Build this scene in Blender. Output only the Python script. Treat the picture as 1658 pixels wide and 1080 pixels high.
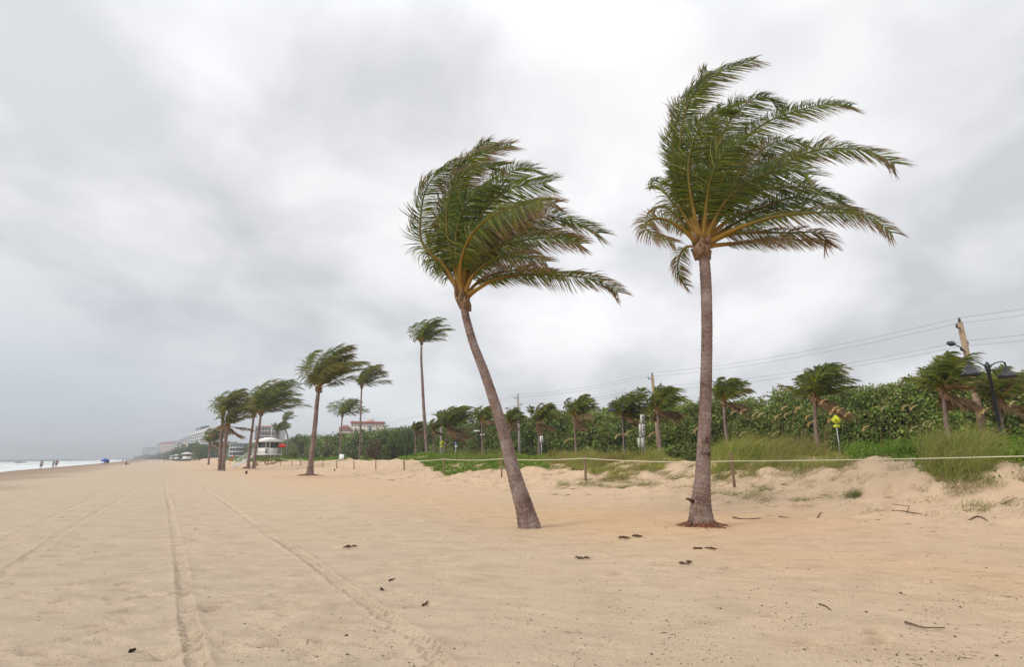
import bpy, math, random
import numpy as np
from mathutils import Vector, Matrix
R = math.radians
scene = bpy.context.scene
for o in list(bpy.data.objects): bpy.data.objects.remove(o)
C = scene.collection

# ------------------------------------------------------------------ camera
FPX = 870.0; PITCH = math.atan(203 / FPX); CAMZ = 1.6
cam = bpy.data.objects.new('camera', bpy.data.cameras.new('camera'))
C.objects.link(cam); scene.camera = cam
cam.location = (0, 0, CAMZ); cam.rotation_euler = (R(90) + PITCH, 0, 0)
cam.data.sensor_width = 36; cam.data.lens = FPX / 1658 * 36
cam.data.clip_start = 0.1; cam.data.clip_end = 20000

# ------------------------------------------------------------------ sky, sun, exposure
SUN_EL, SUN_AZ = 36, 236          # azimuth clockwise from +Y : behind the camera, slightly left
scene.view_settings.view_transform = 'Standard'; scene.view_settings.look = 'None'
scene.view_settings.exposure = 0.33; scene.view_settings.gamma = 1
world = bpy.data.worlds.new('World'); scene.world = world; world.use_nodes = True
def nd(nt, t, **kw):
    n = nt.nodes.new(t)
    for k, v in kw.items():
        if k in ('_i',):
            for kk, vv in v.items(): n.inputs[kk].default_value = vv
        else: setattr(n, k, v)
    return n
def ramp(nt, fac, stops, interp='LINEAR'):
    n = nt.nodes.new('ShaderNodeValToRGB'); cr = n.color_ramp; cr.interpolation = interp
    while len(cr.elements) < len(stops): cr.elements.new(0.5)
    for e, (p, c) in zip(cr.elements, stops):
        e.position = p; e.color = (c[0], c[1], c[2], 1) if not isinstance(c, (int, float)) else (c, c, c, 1)
    nt.links.new(fac, n.inputs[0]); return n.outputs[0]
def mth(nt, op, a, b=None, clamp=False):
    n = nt.nodes.new('ShaderNodeMath'); n.operation = op; n.use_clamp = clamp
    for i, s in enumerate((a, b)):
        if s is None: continue
        if isinstance(s, (int, float)): n.inputs[i].default_value = s
        else: nt.links.new(s, n.inputs[i])
    return n.outputs[0]
def mixc(nt, fac, a, b, mode='MIX'):
    n = nt.nodes.new('ShaderNodeMix'); n.data_type = 'RGBA'; n.blend_type = mode
    for idx, s in ((0, fac), (6, a), (7, b)):
        if isinstance(s, (int, float)): n.inputs[idx].default_value = s
        elif isinstance(s, (tuple, list)): n.inputs[idx].default_value = (s[0], s[1], s[2], 1)
        else: nt.links.new(s, n.inputs[idx])
    return n.outputs[2]
def build_world():
    nt = world.node_tree; nt.nodes.clear(); L = nt.links.new
    tc = nd(nt, 'ShaderNodeTexCoord'); sep = nd(nt, 'ShaderNodeSeparateXYZ'); L(tc.outputs['Generated'], sep.inputs[0])
    x, y, z = sep.outputs
    zc = mth(nt, 'MAXIMUM', z, 0.0)
    den = mth(nt, 'ADD', zc, 0.32)
    comb = nd(nt, 'ShaderNodeCombineXYZ')
    L(mth(nt, 'DIVIDE', x, den), comb.inputs[0]); L(mth(nt, 'DIVIDE', y, den), comb.inputs[1])
    mp = nd(nt, 'ShaderNodeMapping'); L(comb.outputs[0], mp.inputs[0])
    mp.inputs['Location'].default_value = (3.1, 1.35, 0.4); mp.inputs['Rotation'].default_value = (0, 0, R(-25))
    mp.inputs['Scale'].default_value = (1.0, 0.8, 1)
    n1 = nd(nt, 'ShaderNodeTexNoise', _i={'Scale': 0.95, 'Detail': 5.0, 'Roughness': 0.5, 'Distortion': 0.15}); L(mp.outputs[0], n1.inputs['Vector'])
    n2 = nd(nt, 'ShaderNodeTexNoise', _i={'Scale': 2.9, 'Detail': 5.0, 'Roughness': 0.5, 'Distortion': 0.25}); L(mp.outputs[0], n2.inputs['Vector'])
    f = mth(nt, 'ADD', mth(nt, 'MULTIPLY', n1.outputs[0], 0.64), mth(nt, 'MULTIPLY', n2.outputs[0], 0.36))
    col = ramp(nt, f, [(0.385, (.545, .555, .575)), (0.44, (.655, .66, .68)), (0.50, (.785, .785, .795)), (0.57, (.885, .885, .89))])
    # thin bright gap low over the trees, as seen between the palms
    def lobe(px, py, sharp, amp):
        d = pxdir(px, py)
        vm = nd(nt, 'ShaderNodeVectorMath', operation='DOT_PRODUCT'); L(tc.outputs['Generated'], vm.inputs[0]); vm.inputs[1].default_value = d
        return mth(nt, 'MULTIPLY', mth(nt, 'POWER', mth(nt, 'MAXIMUM', vm.outputs['Value'], 0.0), sharp), amp)
    l = mth(nt, 'ADD', lobe(955, 425, 220, 0.16), lobe(60, 60, 25, 0.14))
    l = mth(nt, 'SUBTRACT', l, lobe(420, 330, 90, 0.07))
    l = mth(nt, 'SUBTRACT', l, lobe(60, 560, 30, 0.09))
    l = mth(nt, 'SUBTRACT', l, lobe(1400, 560, 60, 0.05))
    vmul = nd(nt, 'ShaderNodeCombineXYZ')
    for i in range(3): L(mth(nt, 'ADD', l, 1.0), vmul.inputs[i])
    col = mixc(nt, 1.0, col, vmul.outputs[0], 'MULTIPLY')
    # blue grey rain band low over the sea (left)
    left = mth(nt, 'MULTIPLY', mth(nt, 'ADD', mth(nt, 'MULTIPLY', x, -1.5), 0.0), 1.0, clamp=True)
    low = ramp(nt, zc, [(0.0, 1.0), (0.10, 0.85), (0.32, 0.0)])
    col = mixc(nt, mth(nt, 'MULTIPLY', mth(nt, 'MULTIPLY', left, low), 0.95), col, (.44, .50, .555))
    # CIE-like overcast: clouds overhead (above the picture) are brighter
    hi = ramp(nt, zc, [(0.0, 0.95), (0.62, 1.0), (0.82, 1.4), (1.0, 1.6)])
    col = mixc(nt, 1.0, col, hi, 'MULTIPLY')
    sky = nd(nt, 'ShaderNodeTexSky', sky_type='NISHITA', sun_disc=False, sun_elevation=R(SUN_EL), sun_rotation=R(SUN_AZ))
    b1 = nd(nt, 'ShaderNodeBackground', _i={'Strength': 0.1}); L(sky.outputs[0], b1.inputs[0])
    b2 = nd(nt, 'ShaderNodeBackground', _i={'Strength': 1.0}); L(col, b2.inputs[0])
    ms = nd(nt, 'ShaderNodeMixShader', _i={'Fac': 0.95}); L(b1.outputs[0], ms.inputs[1]); L(b2.outputs[0], ms.inputs[2])
    out = nd(nt, 'ShaderNodeOutputWorld'); L(ms.outputs[0], out.inputs[0])
def pxdir(px, py):
    a = px - 829.0; b = -(py - 540.0)
    c, s = math.cos(PITCH), math.sin(PITCH)
    v = Vector((a, FPX * c - b * s, FPX * s + b * c)); return v.normalized()
build_world()
sl = bpy.data.lights.new('sun', 'SUN'); sun = bpy.data.objects.new('sun', sl); C.objects.link(sun)
sl.energy = 1.6; sl.angle = R(20); sl.color = (1.0, .95, .88)
sd = Vector((math.sin(R(SUN_AZ)) * math.cos(R(SUN_EL)), math.cos(R(SUN_AZ)) * math.cos(R(SUN_EL)), math.sin(R(SUN_EL))))
sun.rotation_euler = sd.to_track_quat('Z', 'Y').to_euler(); sun.location = (0, 0, 40)

# ------------------------------------------------------------------ coordinates
def W(px, py, Y):                      # a point seen at pixel (px,py) standing Y metres ahead
    d = pxdir(px, py); return Vector((0, 0, CAMZ)) + d * (Y / d.y)
def proj(P):                           # world (N,3) -> pixels
    P = np.asarray(P, float); x = P[..., 0]; y = P[..., 1]; z = P[..., 2] - CAMZ
    c, s = math.cos(PITCH), math.sin(PITCH)
    dep = np.maximum(y * c + z * s, 1e-3); up = -y * s + z * c
    return 829 + FPX * x / dep, 540 - FPX * up / dep
CU, SU = 0.842, 0.5395                 # shore axis u, inland axis v
def vofY(px, v):                       # depth at which the sight line of column px meets lateral v
    d = pxdir(px, 743); return v / (d.x / d.y * CU + SU)
def ground_px(px, py, z=0.0):
    d = pxdir(px, py); t = (z - CAMZ) / d.z; return Vector((d.x * t, d.y * t, z))
def _h(ix, iy, seed):
    n = (ix.astype(np.int64) * 374761393 + iy.astype(np.int64) * 668265263 + seed * 1442695041) & 0xffffffff
    n = ((n ^ (n >> 13)) * 1274126177) & 0xffffffff
    return ((n ^ (n >> 16)) & 0xffff) / 65535.0
def vn(x, y, seed=0):
    x = np.asarray(x, float); y = np.asarray(y, float)
    ix = np.floor(x); iy = np.floor(y); fx = x - ix; fy = y - iy
    fx = fx * fx * (3 - 2 * fx); fy = fy * fy * (3 - 2 * fy)
    a = _h(ix, iy, seed); b = _h(ix + 1, iy, seed); c = _h(ix, iy + 1, seed); d = _h(ix + 1, iy + 1, seed)
    return (a * (1 - fx) + b * fx) * (1 - fy) + (c * (1 - fx) + d * fx) * fy - 0.5
def fbm(x, y, seed=0, oc=4):
    s = 0; a = 1.0
    for i in range(oc):
        s = s + a * vn(x * 2 ** i + 17.3 * i, y * 2 ** i - 9.1 * i, seed + i); a *= .5
    return s
def ss(a, b, x):
    t = np.clip((x - a) / (b - a), 0, 1); return t * t * (3 - 2 * t)
def uv_of(x, y):
    v = x * CU + y * SU; u = -x * SU + y * CU
    return u, v + 2e-5 * np.maximum(u - 200, 0) ** 2
FOOT = [(292, 883, 0), (297, 897, 20), (288, 913, 0), (297, 962, 5), (322, 992, 60), (112, 957, 60), (192, 957, 10), (92, 995, 60),
        (105, 978, 70), (60, 1063, 70), (320, 1035, 60), (278, 1065, 60), (90, 900, 0), (97, 907, 10), (25, 875, 60), (235, 925, 20),
        (230, 968, 0), (203, 993, 0), (150, 1018, 20), (125, 885, 0), (178, 883, 0), (345, 987, 60), (365, 979, 60), (385, 971, 60), (402, 965, 60),
        (475, 978, 60), (450, 990, 60), (440, 1050, 40), (60, 920, 30), (250, 872, 0), (320, 875, 20), (1000, 930, 20), (1260, 1000, 40),
        (1425, 1035, 20), (1310, 1040, 40), (560, 870, 0), (600, 850, 30), (690, 905, 10), (1180, 920, 20), (1420, 1020, 0), (100, 1078, 60), (210, 945, 10), (355, 900, 5)]
TRACKS = [([(340, 1120), (318, 1080), (302, 1000), (298, 960), (290, 900), (281, 850), (270, 800), (266, 775), (264, 762)], .145, 1.1),
          ([(730, 1100), (690, 1050), (610, 990), (560, 955), (490, 900), (430, 862), (372, 820), (335, 795), (305, 770), (290, 760)], .17, 1.0),
          ([(-140, 1010), (-60, 968), (0, 935), (50, 900), (100, 865), (150, 835), (190, 812), (230, 785)], .18, .9),
          ([(-90, 925), (0, 880), (60, 850), (130, 815), (200, 780)], .2, 0.7)]
def seg_dist(x, y, pts, w):
    """signed lateral offset and arclength to a polyline"""
    best = np.full(x.shape, 1e9); s_ = np.zeros(x.shape); sg = np.zeros(x.shape); acc = 0
    for (a, b) in zip(pts[:-1], pts[1:]):
        ab = b - a; L = np.hypot(*ab); t = np.clip(((x - a[0]) * ab[0] + (y - a[1]) * ab[1]) / L ** 2, 0, 1)
        dx = x - a[0] - t * ab[0]; dy = y - a[1] - t * ab[1]; d = np.hypot(dx, dy)
        m = d < best; best = np.where(m, d, best); s_ = np.where(m, acc + t * L, s_); sg = np.where(m, np.sign(ab[0] * dy - ab[1] * dx), sg); acc += L
    return best * sg, s_
PALM_BASES = []
def base_z(x, y):
    x = np.asarray(x, float); y = np.asarray(y, float); u, v = uv_of(x, y)
    z = -1.0 * ss(-9, -29, v) ** 1.2 - 3.0 * ss(-29, -80, v)
    n1 = fbm(u / 9.0, v / 7.0, 5, 3)
    z = z + .40 * ss(14.0, 19.5, v + 1.6 * n1)
    crest = 1.20 + .75 * n1 + .35 * ss(30, 0, u) + .30 * fbm(u / 3.1, v / 2.7, 9, 3)
    z = z + crest * ss(18.7, 25.2, v + 2.2 * n1) * (1 - .75 * ss(27, 32, v))
    z = z + 0.05 * fbm(x / 6.0, y / 6.0, 3, 3) * ss(-14, -6, v)
    for (bx_, by_, hh_) in ((.42, 13.35, .05), (4.68, 13.55, .06), (-18.2, 49.5, .2)): z = z + hh_ * np.exp(-((x - bx_) ** 2 + (y - by_) ** 2) / (.55 if hh_ < .1 else 2.5))
    return z
def ground_z(x, y, detail=False):
    z = base_z(x, y)
    if not detail: return z
    u, v = uv_of(x, y); r = np.hypot(x, y)
    near = np.clip(30 / np.maximum(r, 1), 0, 1)
    warp = fbm(x / 1.7, y / 1.7, 51, 3)
    rip = np.sin((x * .25 + y * 1.0) * 2 * math.pi / .33 + 7 * warp + 3 * fbm(x / .6, y / .6, 52, 2))
    z = z + (.0036 * rip * (0.4 + ss(-.2, .35, fbm(x / 2.2, y / 2.2, 53, 2))) + .042 * fbm(x / 1.1, y / .55, 31, 6) * (.45 + .75 * ss(-.15, .5, fbm(x / 4, y / 4, 32, 2)))) * near
    z = z + .013 * np.abs(fbm(x / .35 + warp, y / .22, 79, 3)) * near * (.3 + ss(-.2, .3, fbm(x / 3.1, y / 1.7, 80, 2)))
    z = z + .045 * np.minimum(0, fbm(x / .19, y / .15, 77, 2) + .12) * ss(-.25, .2, fbm(x / 2.5, y / 2.0, 78, 2)) * near * ss(-1, 3, v + x * .0)
    chop = ss(14.5, 17.5, v) * ss(26, 22, v)
    z = z + chop * (.26 * fbm(x / .9, y / .7, 41, 5) - .22 * np.maximum(0, fbm(x / .55, y / .5, 43, 2)))
    for i, (pp, w, amp) in enumerate(TRACKS):
        pts = [np.array(ground_px(a, b)[:2]) for a, b in pp]
        m = (r < 90)
        xs, ys = x[m], y[m]
        d, s = seg_dist(xs, ys, pts, w)
        inside = ss(w * .62, w * .48, np.abs(d))
        rim = np.exp(-((np.abs(d) - w * .62) / .05) ** 2)
        ph = s * 2 * math.pi / .115 + np.where(d > 0, 1, -1) * np.abs(d) * 14
        lug = np.sin(ph) * ss(.02, .06, np.abs(d)) * (.6 + .8 * (fbm(s * 1.4, d * 3, 61 + i, 2)))
        tr = -.011 * inside + .008 * rim * (1 + fbm(xs / .2, ys / .2, 63, 2)) + .021 * inside * lug + .012 * inside * fbm(xs / .07, ys / .07, 65, 2)
        fade = .45 + .75 * ss(-.3, .3, fbm(s / 2.5, d * 0 + i, 66, 2))
        z[m] += amp * tr * fade * 1.7
    rs = random.Random(4); foot = list(FOOT)
    for k in range(130): foot.append((rs.uniform(-60, 700), rs.uniform(800, 1075), rs.uniform(0, 90)))
    for (a, b, ang) in foot:
        g = ground_px(a, b); rr = math.hypot(g.x, g.y)
        m = (np.abs(x - g.x) < .6) & (np.abs(y - g.y) < .6)
        if not m.any(): continue
        ca, sa = math.cos(R(ang * -.6 + 30)), math.sin(R(ang * -.6 + 30))
        dx = x[m] - g.x; dy = y[m] - g.y; p = (dx * ca + dy * sa) / .15; q = (-dx * sa + dy * ca) / .065
        q2 = p * p + q * q
        k = 1.0 if (a, b, ang) in FOOT else .45
        z[m] += k * (-.085 * np.exp(-q2 ** 1.7) * (1 + .6 * fbm(dx / .05, dy / .05, 90, 2)) + .014 * np.exp(-((np.sqrt(q2) - 1.7) / .5) ** 2) * (.6 + fbm(dx / .08, dy / .08, 91, 2)))
    return z
def gz(x, y): return float(base_z(np.array([x]), np.array([y]))[0])

# ------------------------------------------------------------------ helpers
def tag(o, label=None, cat=None, group=None, kind=None):
    for k, v in (('label', label), ('category', cat), ('group', group), ('kind', kind)):
        if v: o[k] = v
    return o
def empty(name, loc, label=None, cat=None, group=None):
    o = bpy.data.objects.new(name, None); C.objects.link(o); o.location = loc; o.empty_display_size = .2
    return tag(o, label, cat, group)
def mesh_np(name, V, F, mat, parent=None, col=None, uv=None, smooth=False, loc=None):
    """V (N,3) world coords, F list/array of polygons. Local coords relative to the parent (or loc)."""
    V = np.asarray(V, np.float64)
    o0 = np.zeros(3)
    if parent is not None:
        p = parent; o0 = np.zeros(3)
        while p is not None: o0 = o0 + np.array(p.location); p = p.parent
    if loc is not None: oloc = np.array(loc, float)
    else: oloc = o0
    me = bpy.data.meshes.new(name)
    V = V - oloc
    me.vertices.add(len(V)); me.vertices.foreach_set('co', V.astype(np.float32).ravel())
    if isinstance(F, np.ndarray):
        n = F.shape[1]; tot = np.full(len(F), n, np.int32); idx = F.astype(np.int32).ravel()
    else:
        tot = np.array([len(f) for f in F], np.int32); idx = np.array([i for f in F for i in f], np.int32)
    me.loops.add(len(idx)); me.loops.foreach_set('vertex_index', idx)
    me.polygons.add(len(tot)); st = np.concatenate(([0], np.cumsum(tot)[:-1])).astype(np.int32)
    me.polygons.foreach_set('loop_start', st); me.polygons.foreach_set('loop_total', tot)
    if smooth: me.polygons.foreach_set('use_smooth', np.ones(len(tot), bool))
    me.update(calc_edges=True)
    if col is not None:
        a = me.color_attributes.new('Col', 'FLOAT_COLOR', 'POINT')
        cc = np.ones((len(V), 4), np.float32); cc[:, :3] = col; a.data.foreach_set('color', cc.ravel())
    if uv is not None:
        a = me.attributes.new('ring', 'FLOAT_VECTOR', 'POINT')
        u3 = np.zeros((len(V), 3), np.float32); u3[:, :2] = uv; a.data.foreach_set('vector', u3.ravel())
    me.validate()
    if mat is not None: me.materials.append(mat)
    o = bpy.data.objects.new(name, me); C.objects.link(o)
    if parent is not None:
        o.parent = parent; o.location = oloc - o0
    else: o.location = oloc
    return o
class MB:
    def __init__(s): s.v = []; s.f = []
    def add(s, V, F):
        n = len(s.v); s.v += [tuple(v) for v in V]; s.f += [tuple(i + n for i in f) for f in F]
    def box(s, c, size, rot=0, taper=1.0, ax=None):
        c = Vector(c); hx, hy, hz = [q / 2 for q in size]; ca, sa = math.cos(rot), math.sin(rot); V = []
        for k, (dx, dy, dz) in enumerate([(-1, -1, -1), (1, -1, -1), (1, 1, -1), (-1, 1, -1), (-1, -1, 1), (1, -1, 1), (1, 1, 1), (-1, 1, 1)]):
            t = taper if dz > 0 else 1
            x = dx * hx * t; y = dy * hy * t
            V.append((c.x + x * ca - y * sa, c.y + x * sa + y * ca, c.z + dz * hz))
        s.add(V, [(3, 2, 1, 0), (4, 5, 6, 7), (0, 1, 5, 4), (1, 2, 6, 5), (2, 3, 7, 6), (3, 0, 4, 7)])
    def tube(s, pts, rad, n=8, cap=True):
        V, F = tube(pts, rad, n, cap); s.add(V, F)
    def lathe(s, c, prof, n=20):
        c = Vector(c); V = []; F = []
        for (r, z) in prof:
            for k in range(n):
                a = 2 * math.pi * k / n; V.append((c.x + r * math.cos(a), c.y + r * math.sin(a), c.z + z))
        for i in range(len(prof) - 1):
            for k in range(n):
                F.append((i * n + k, i * n + (k + 1) % n, (i + 1) * n + (k + 1) % n, (i + 1) * n + k))
        F.append(tuple(range(n - 1, -1, -1))); F.append(tuple(range((len(prof) - 1) * n, len(prof) * n)))
        s.add(V, F)
    def build(s, name, mat, parent=None, loc=None, smooth=False, bevel=0):
        o = mesh_np(name, s.v, s.f, mat, parent, loc=loc, smooth=smooth)
        if bevel:
            m = o.modifiers.new('bevel', 'BEVEL'); m.width = bevel; m.segments = 2
        return o
def tube(pts, rad, n=8, cap=True):
    pts = [Vector(p) for p in pts]; N = len(pts)
    if isinstance(rad, (int, float)): rad = [rad] * N
    V = []; F = []; ref = None
    for i in range(N):
        t = (pts[min(i + 1, N - 1)] - pts[max(i - 1, 0)]).normalized()
        if ref is None:
            ref = Vector((1, 0, 0)) if abs(t.x) < .9 else Vector((0, 1, 0))
        a = (ref - t * ref.dot(t)).normalized(); ref = a; b = t.cross(a)
        for k in range(n):
            an = 2 * math.pi * k / n; V.append(pts[i] + (a * math.cos(an) + b * math.sin(an)) * rad[i])
    for i in range(N - 1):
        for k in range(n): F.append((i * n + k, i * n + (k + 1) % n, (i + 1) * n + (k + 1) % n, (i + 1) * n + k))
    if cap: F.append(tuple(range(n - 1, -1, -1))); F.append(tuple(range((N - 1) * n, N * n)))
    return V, F
def catmull(P, n):
    P = [np.array(p, float) for p in P]; P = [2 * P[0] - P[1]] + P + [2 * P[-1] - P[-2]]; out = []
    for i in range(1, len(P) - 2):
        for k in range(12):
            t = k / 12; p0, p1, p2, p3 = P[i - 1:i + 3]
            out.append(.5 * ((2 * p1) + (-p0 + p2) * t + (2 * p0 - 5 * p1 + 4 * p2 - p3) * t * t + (-p0 + 3 * p1 - 3 * p2 + p3) * t ** 3))
    out.append(P[-2]); out = np.array(out)
    d = np.concatenate(([0], np.cumsum(np.linalg.norm(np.diff(out, axis=0), axis=1))))
    s = np.linspace(0, d[-1], n)
    return np.stack([np.interp(s, d, out[:, k]) for k in range(out.shape[1])], 1), d[-1]
def strips(P, S, wd):
    """P (N,K,3) paths, S (N,3) or (N,K,3) side vectors, wd (N,K) half widths -> verts, quads"""
    N, K, _ = P.shape
    if S.ndim == 2: S = S[:, None, :].repeat(K, 1)
    A = P - S * wd[..., None]; B = P + S * wd[..., None]
    V = np.stack([A, B], 2).reshape(-1, 3)
    i = np.arange(N)[:, None] * K * 2 + np.arange(K - 1)[None] * 2
    F = np.stack([i, i + 1, i + 3, i + 2], -1).reshape(-1, 4)
    return V, F
def nrm(a): return a / np.maximum(np.linalg.norm(a, axis=-1, keepdims=True), 1e-9)

# ------------------------------------------------------------------ materials
def newmat(name):
    m = bpy.data.materials.new(name); m.use_nodes = True; nt = m.node_tree
    return m, nt, nt.nodes['Principled BSDF']
def pmat(name, col, rough=.7, metal=0, noise=.18, scale=6, bump=0.0, spec=.3):
    m, nt, b = newmat(name)
    tc = nd(nt, 'ShaderNodeTexCoord'); n = nd(nt, 'ShaderNodeTexNoise', _i={'Scale': scale, 'Detail': 5.0, 'Roughness': .6})
    nt.links.new(tc.outputs['Object'], n.inputs['Vector'])
    c = ramp(nt, n.outputs[0], [(.3, tuple(q * (1 - noise) for q in col)), (.7, tuple(min(1, q * (1 + noise)) for q in col))])
    nt.links.new(c, b.inputs['Base Color']); b.inputs['Roughness'].default_value = rough; b.inputs['Metallic'].default_value = metal
    b.inputs['Specular IOR Level'].default_value = spec
    if bump:
        bp = nd(nt, 'ShaderNodeBump', _i={'Strength': bump, 'Distance': .02}); nt.links.new(n.outputs[0], bp.inputs['Height']); nt.links.new(bp.outputs[0], b.inputs['Normal'])
    return m
def leafmat(name, trans=.35, rough=.5, spec=.35):
    m, nt, b = newmat(name)
    at = nd(nt, 'ShaderNodeAttribute', attribute_name='Col')
    nt.links.new(at.outputs['Color'], b.inputs['Base Color']); b.inputs['Roughness'].default_value = rough
    b.inputs['Specular IOR Level'].default_value = spec
    tr = nd(nt, 'ShaderNodeBsdfTranslucent'); 
    c = mixc(nt, 1.0, at.outputs['Color'], (1.5, 1.45, .7), 'MULTIPLY'); nt.links.new(c, tr.inputs[0])
    ms = nd(nt, 'ShaderNodeMixShader', _i={'Fac': trans}); nt.links.new(b.outputs[0], ms.inputs[1]); nt.links.new(tr.outputs[0], ms.inputs[2])
    nt.links.new(ms.outputs[0], nt.nodes['Material Output'].inputs[0]); return m
M_frond = leafmat('palm_leaf', .5, .5, .3)
M_grass = leafmat('grass_leaf', .35, .6, .2)
M_bush = leafmat('bush_leaf', .25, .5, .25)
def trunkmat():
    m, nt, b = newmat('palm_bark'); L = nt.links.new
    at = nd(nt, 'ShaderNodeAttribute', attribute_name='ring'); sp = nd(nt, 'ShaderNodeSeparateXYZ'); L(at.outputs['Vector'], sp.inputs[0])
    tc = nd(nt, 'ShaderNodeTexCoord')
    big = nd(nt, 'ShaderNodeTexNoise', _i={'Scale': 2.2, 'Detail': 6.0, 'Roughness': .6}); L(tc.outputs['Object'], big.inputs['Vector'])
    fine = nd(nt, 'ShaderNodeTexNoise', _i={'Scale': 22.0, 'Detail': 5.0, 'Roughness': .65}); L(tc.outputs['Object'], fine.inputs['Vector'])
    w = mth(nt, 'ADD', mth(nt, 'MULTIPLY', sp.outputs[1], 7.0), mth(nt, 'MULTIPLY', big.outputs[0], 5.5))
    ring = mth(nt, 'FRACT', w)
    line = ramp(nt, ring, [(0.0, 1.0), (0.10, .0), (0.9, 0.0), (1.0, 1.0)])
    base = ramp(nt, big.outputs[0], [(.32, (.115, .075, .06)), (.44, (.19, .13, .11)), (.56, (.235, .175, .155)), (.68, (.30, .255, .235))])
    lv = nd(nt, 'ShaderNodeTexNoise', _i={'Scale': 5.0, 'Detail': 3.0}); L(tc.outputs['Object'], lv.inputs['Vector'])
    line = mth(nt, 'MULTIPLY', line, ramp(nt, lv.outputs[0], [(.42, 0.0), (.6, 1.0)]))
    base = mixc(nt, mth(nt, 'MULTIPLY', line, .6), base, (.40, .33, .29))
    dk = ramp(nt, fine.outputs[0], [(.30, (.42, .36, .34)), (.46, (.92, .9, .88)), (.7, (1.16, 1.14, 1.12))])
    base = mixc(nt, 1.0, base, dk, 'MULTIPLY')
    vo = nd(nt, 'ShaderNodeTexNoise', _i={'Scale': 9.0, 'Detail': 2.0}); 
    mp = nd(nt, 'ShaderNodeMapping'); mp.inputs['Scale'].default_value = (1, 1, .35); L(tc.outputs['Object'], mp.inputs[0]); L(mp.outputs[0], vo.inputs['Vector'])
    spot = ramp(nt, vo.outputs[0], [(.66, 0.0), (.72, 1.0)])
    base = mixc(nt, mth(nt, 'MULTIPLY', spot, .6), base, (.06, .04, .035))
    L(base, b.inputs['Base Color']); b.inputs['Roughness'].default_value = .85; b.inputs['Specular IOR Level'].default_value = .15
    h = mth(nt, 'SUBTRACT', mth(nt, 'MULTIPLY', fine.outputs[0], .8), mth(nt, 'MULTIPLY', line, .35))
    bp = nd(nt, 'ShaderNodeBump', _i={'Strength': .7, 'Distance': .02}); L(h, bp.inputs['Height']); L(bp.outputs[0], b.inputs['Normal'])
    return m
M_trunk = trunkmat()
M_fibre = pmat('palm_fibre', (.20, .125, .075), .9, noise=.5, scale=14, bump=.5, spec=.1)
M_root = pmat('palm_root', (.23, .085, .05), .85, noise=.45, scale=20, bump=.4, spec=.1)
M_husk = pmat('dry_husk', (.085, .05, .032), .9, noise=.4, scale=20, bump=.4, spec=.1)
M_stick = pmat('dead_wood', (.13, .088, .06), .9, noise=.35, scale=15, bump=.4, spec=.1)
M_carve = pmat('dark_carving', (.035, .022, .02), .95, spec=.05)
def postmat():
    m, nt, b = newmat('weathered_wood'); L = nt.links.new
    tc = nd(nt, 'ShaderNodeTexCoord'); mp = nd(nt, 'ShaderNodeMapping'); mp.inputs['Scale'].default_value = (30, 30, 2.0); L(tc.outputs['Object'], mp.inputs[0])
    n = nd(nt, 'ShaderNodeTexNoise', _i={'Scale': 1.0, 'Detail': 5.0, 'Roughness': .6}); L(mp.outputs[0], n.inputs['Vector'])
    c = ramp(nt, n.outputs[0], [(.3, (.10, .055, .03)), (.5, (.20, .125, .075)), (.7, (.30, .22, .15))]); L(c, b.inputs['Base Color'])
    b.inputs['Roughness'].default_value = .85
    bp = nd(nt, 'ShaderNodeBump', _i={'Strength': .5, 'Distance': .01}); L(n.outputs[0], bp.inputs['Height']); L(bp.outputs[0], b.inputs['Normal'])
    return m
M_post = postmat()
M_rope = pmat('pale_rope', (.62, .56, .42), .8, noise=.15, scale=40)
M_white = pmat('white_paint', (.78, .78, .76), .5, noise=.06)
M_cream = pmat('cream_render', (.60, .55, .46), .8, noise=.06, scale=.3)
M_glass = pmat('dark_glass', (.05, .06, .07), .15, noise=.2, scale=.5, spec=.6)
M_black = pmat('black_paint', (.02, .022, .024), .4, noise=.2, spec=.5)
M_galv = pmat('galvanised_steel', (.36, .37, .37), .5, .6, noise=.1)
M_yel = pmat('fluorescent_yellow', (.66, .72, .03), .45, noise=.04)
M_blue = pmat('blue_fabric', (.03, .09, .38), .7, noise=.15)
M_bluesign = pmat('blue_sign_paint', (.03, .10, .38), .5, noise=.05)
M_red = pmat('red_fabric', (.55, .03, .02), .6, noise=.2, scale=3)
M_orange = pmat('orange_plastic', (.60, .12, .03), .5, noise=.1)
M_pole = pmat('utility_pole_wood', (.33, .235, .155), .85, noise=.25, scale=5, bump=.3)
M_polegrey = pmat('concrete_pole', (.30, .28, .25), .85, noise=.15, scale=5)
M_wire = pmat('wire_black', (.06, .06, .065), .6, noise=.05)
M_skin = pmat('skin', (.36, .21, .15), .6, noise=.06)
M_dkcloth = pmat('dark_cloth', (.03, .03, .045), .85, noise=.2)
M_redcloth = pmat('rust_cloth', (.22, .06, .04), .85, noise=.2)
M_greycloth = pmat('grey_cloth', (.25, .27, .3), .85, noise=.2)
M_hair = pmat('brown_hair', (.04, .025, .018), .7, noise=.2)
M_asph = pmat('asphalt', (.055, .055, .058), .9, noise=.2, scale=2, bump=.3)
M_conc = pmat('concrete', (.38, .36, .33), .85, noise=.12, scale=2, bump=.2)
M_redroof = pmat('red_roof_tile', (.34, .09, .06), .8, noise=.15, scale=1)
M_greywall = pmat('grey_render', (.30, .31, .33), .8, noise=.08, scale=.3)
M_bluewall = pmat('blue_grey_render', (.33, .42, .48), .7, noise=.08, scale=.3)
M_yelwall = pmat('sand_yellow_render', (.60, .46, .26), .8, noise=.08, scale=.3)
M_pinkwall = pmat('pink_render', (.50, .36, .31), .8, noise=.08, scale=.3)
M_redwall = pmat('brick_red_render', (.42, .19, .15), .8, noise=.1, scale=.3)
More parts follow.
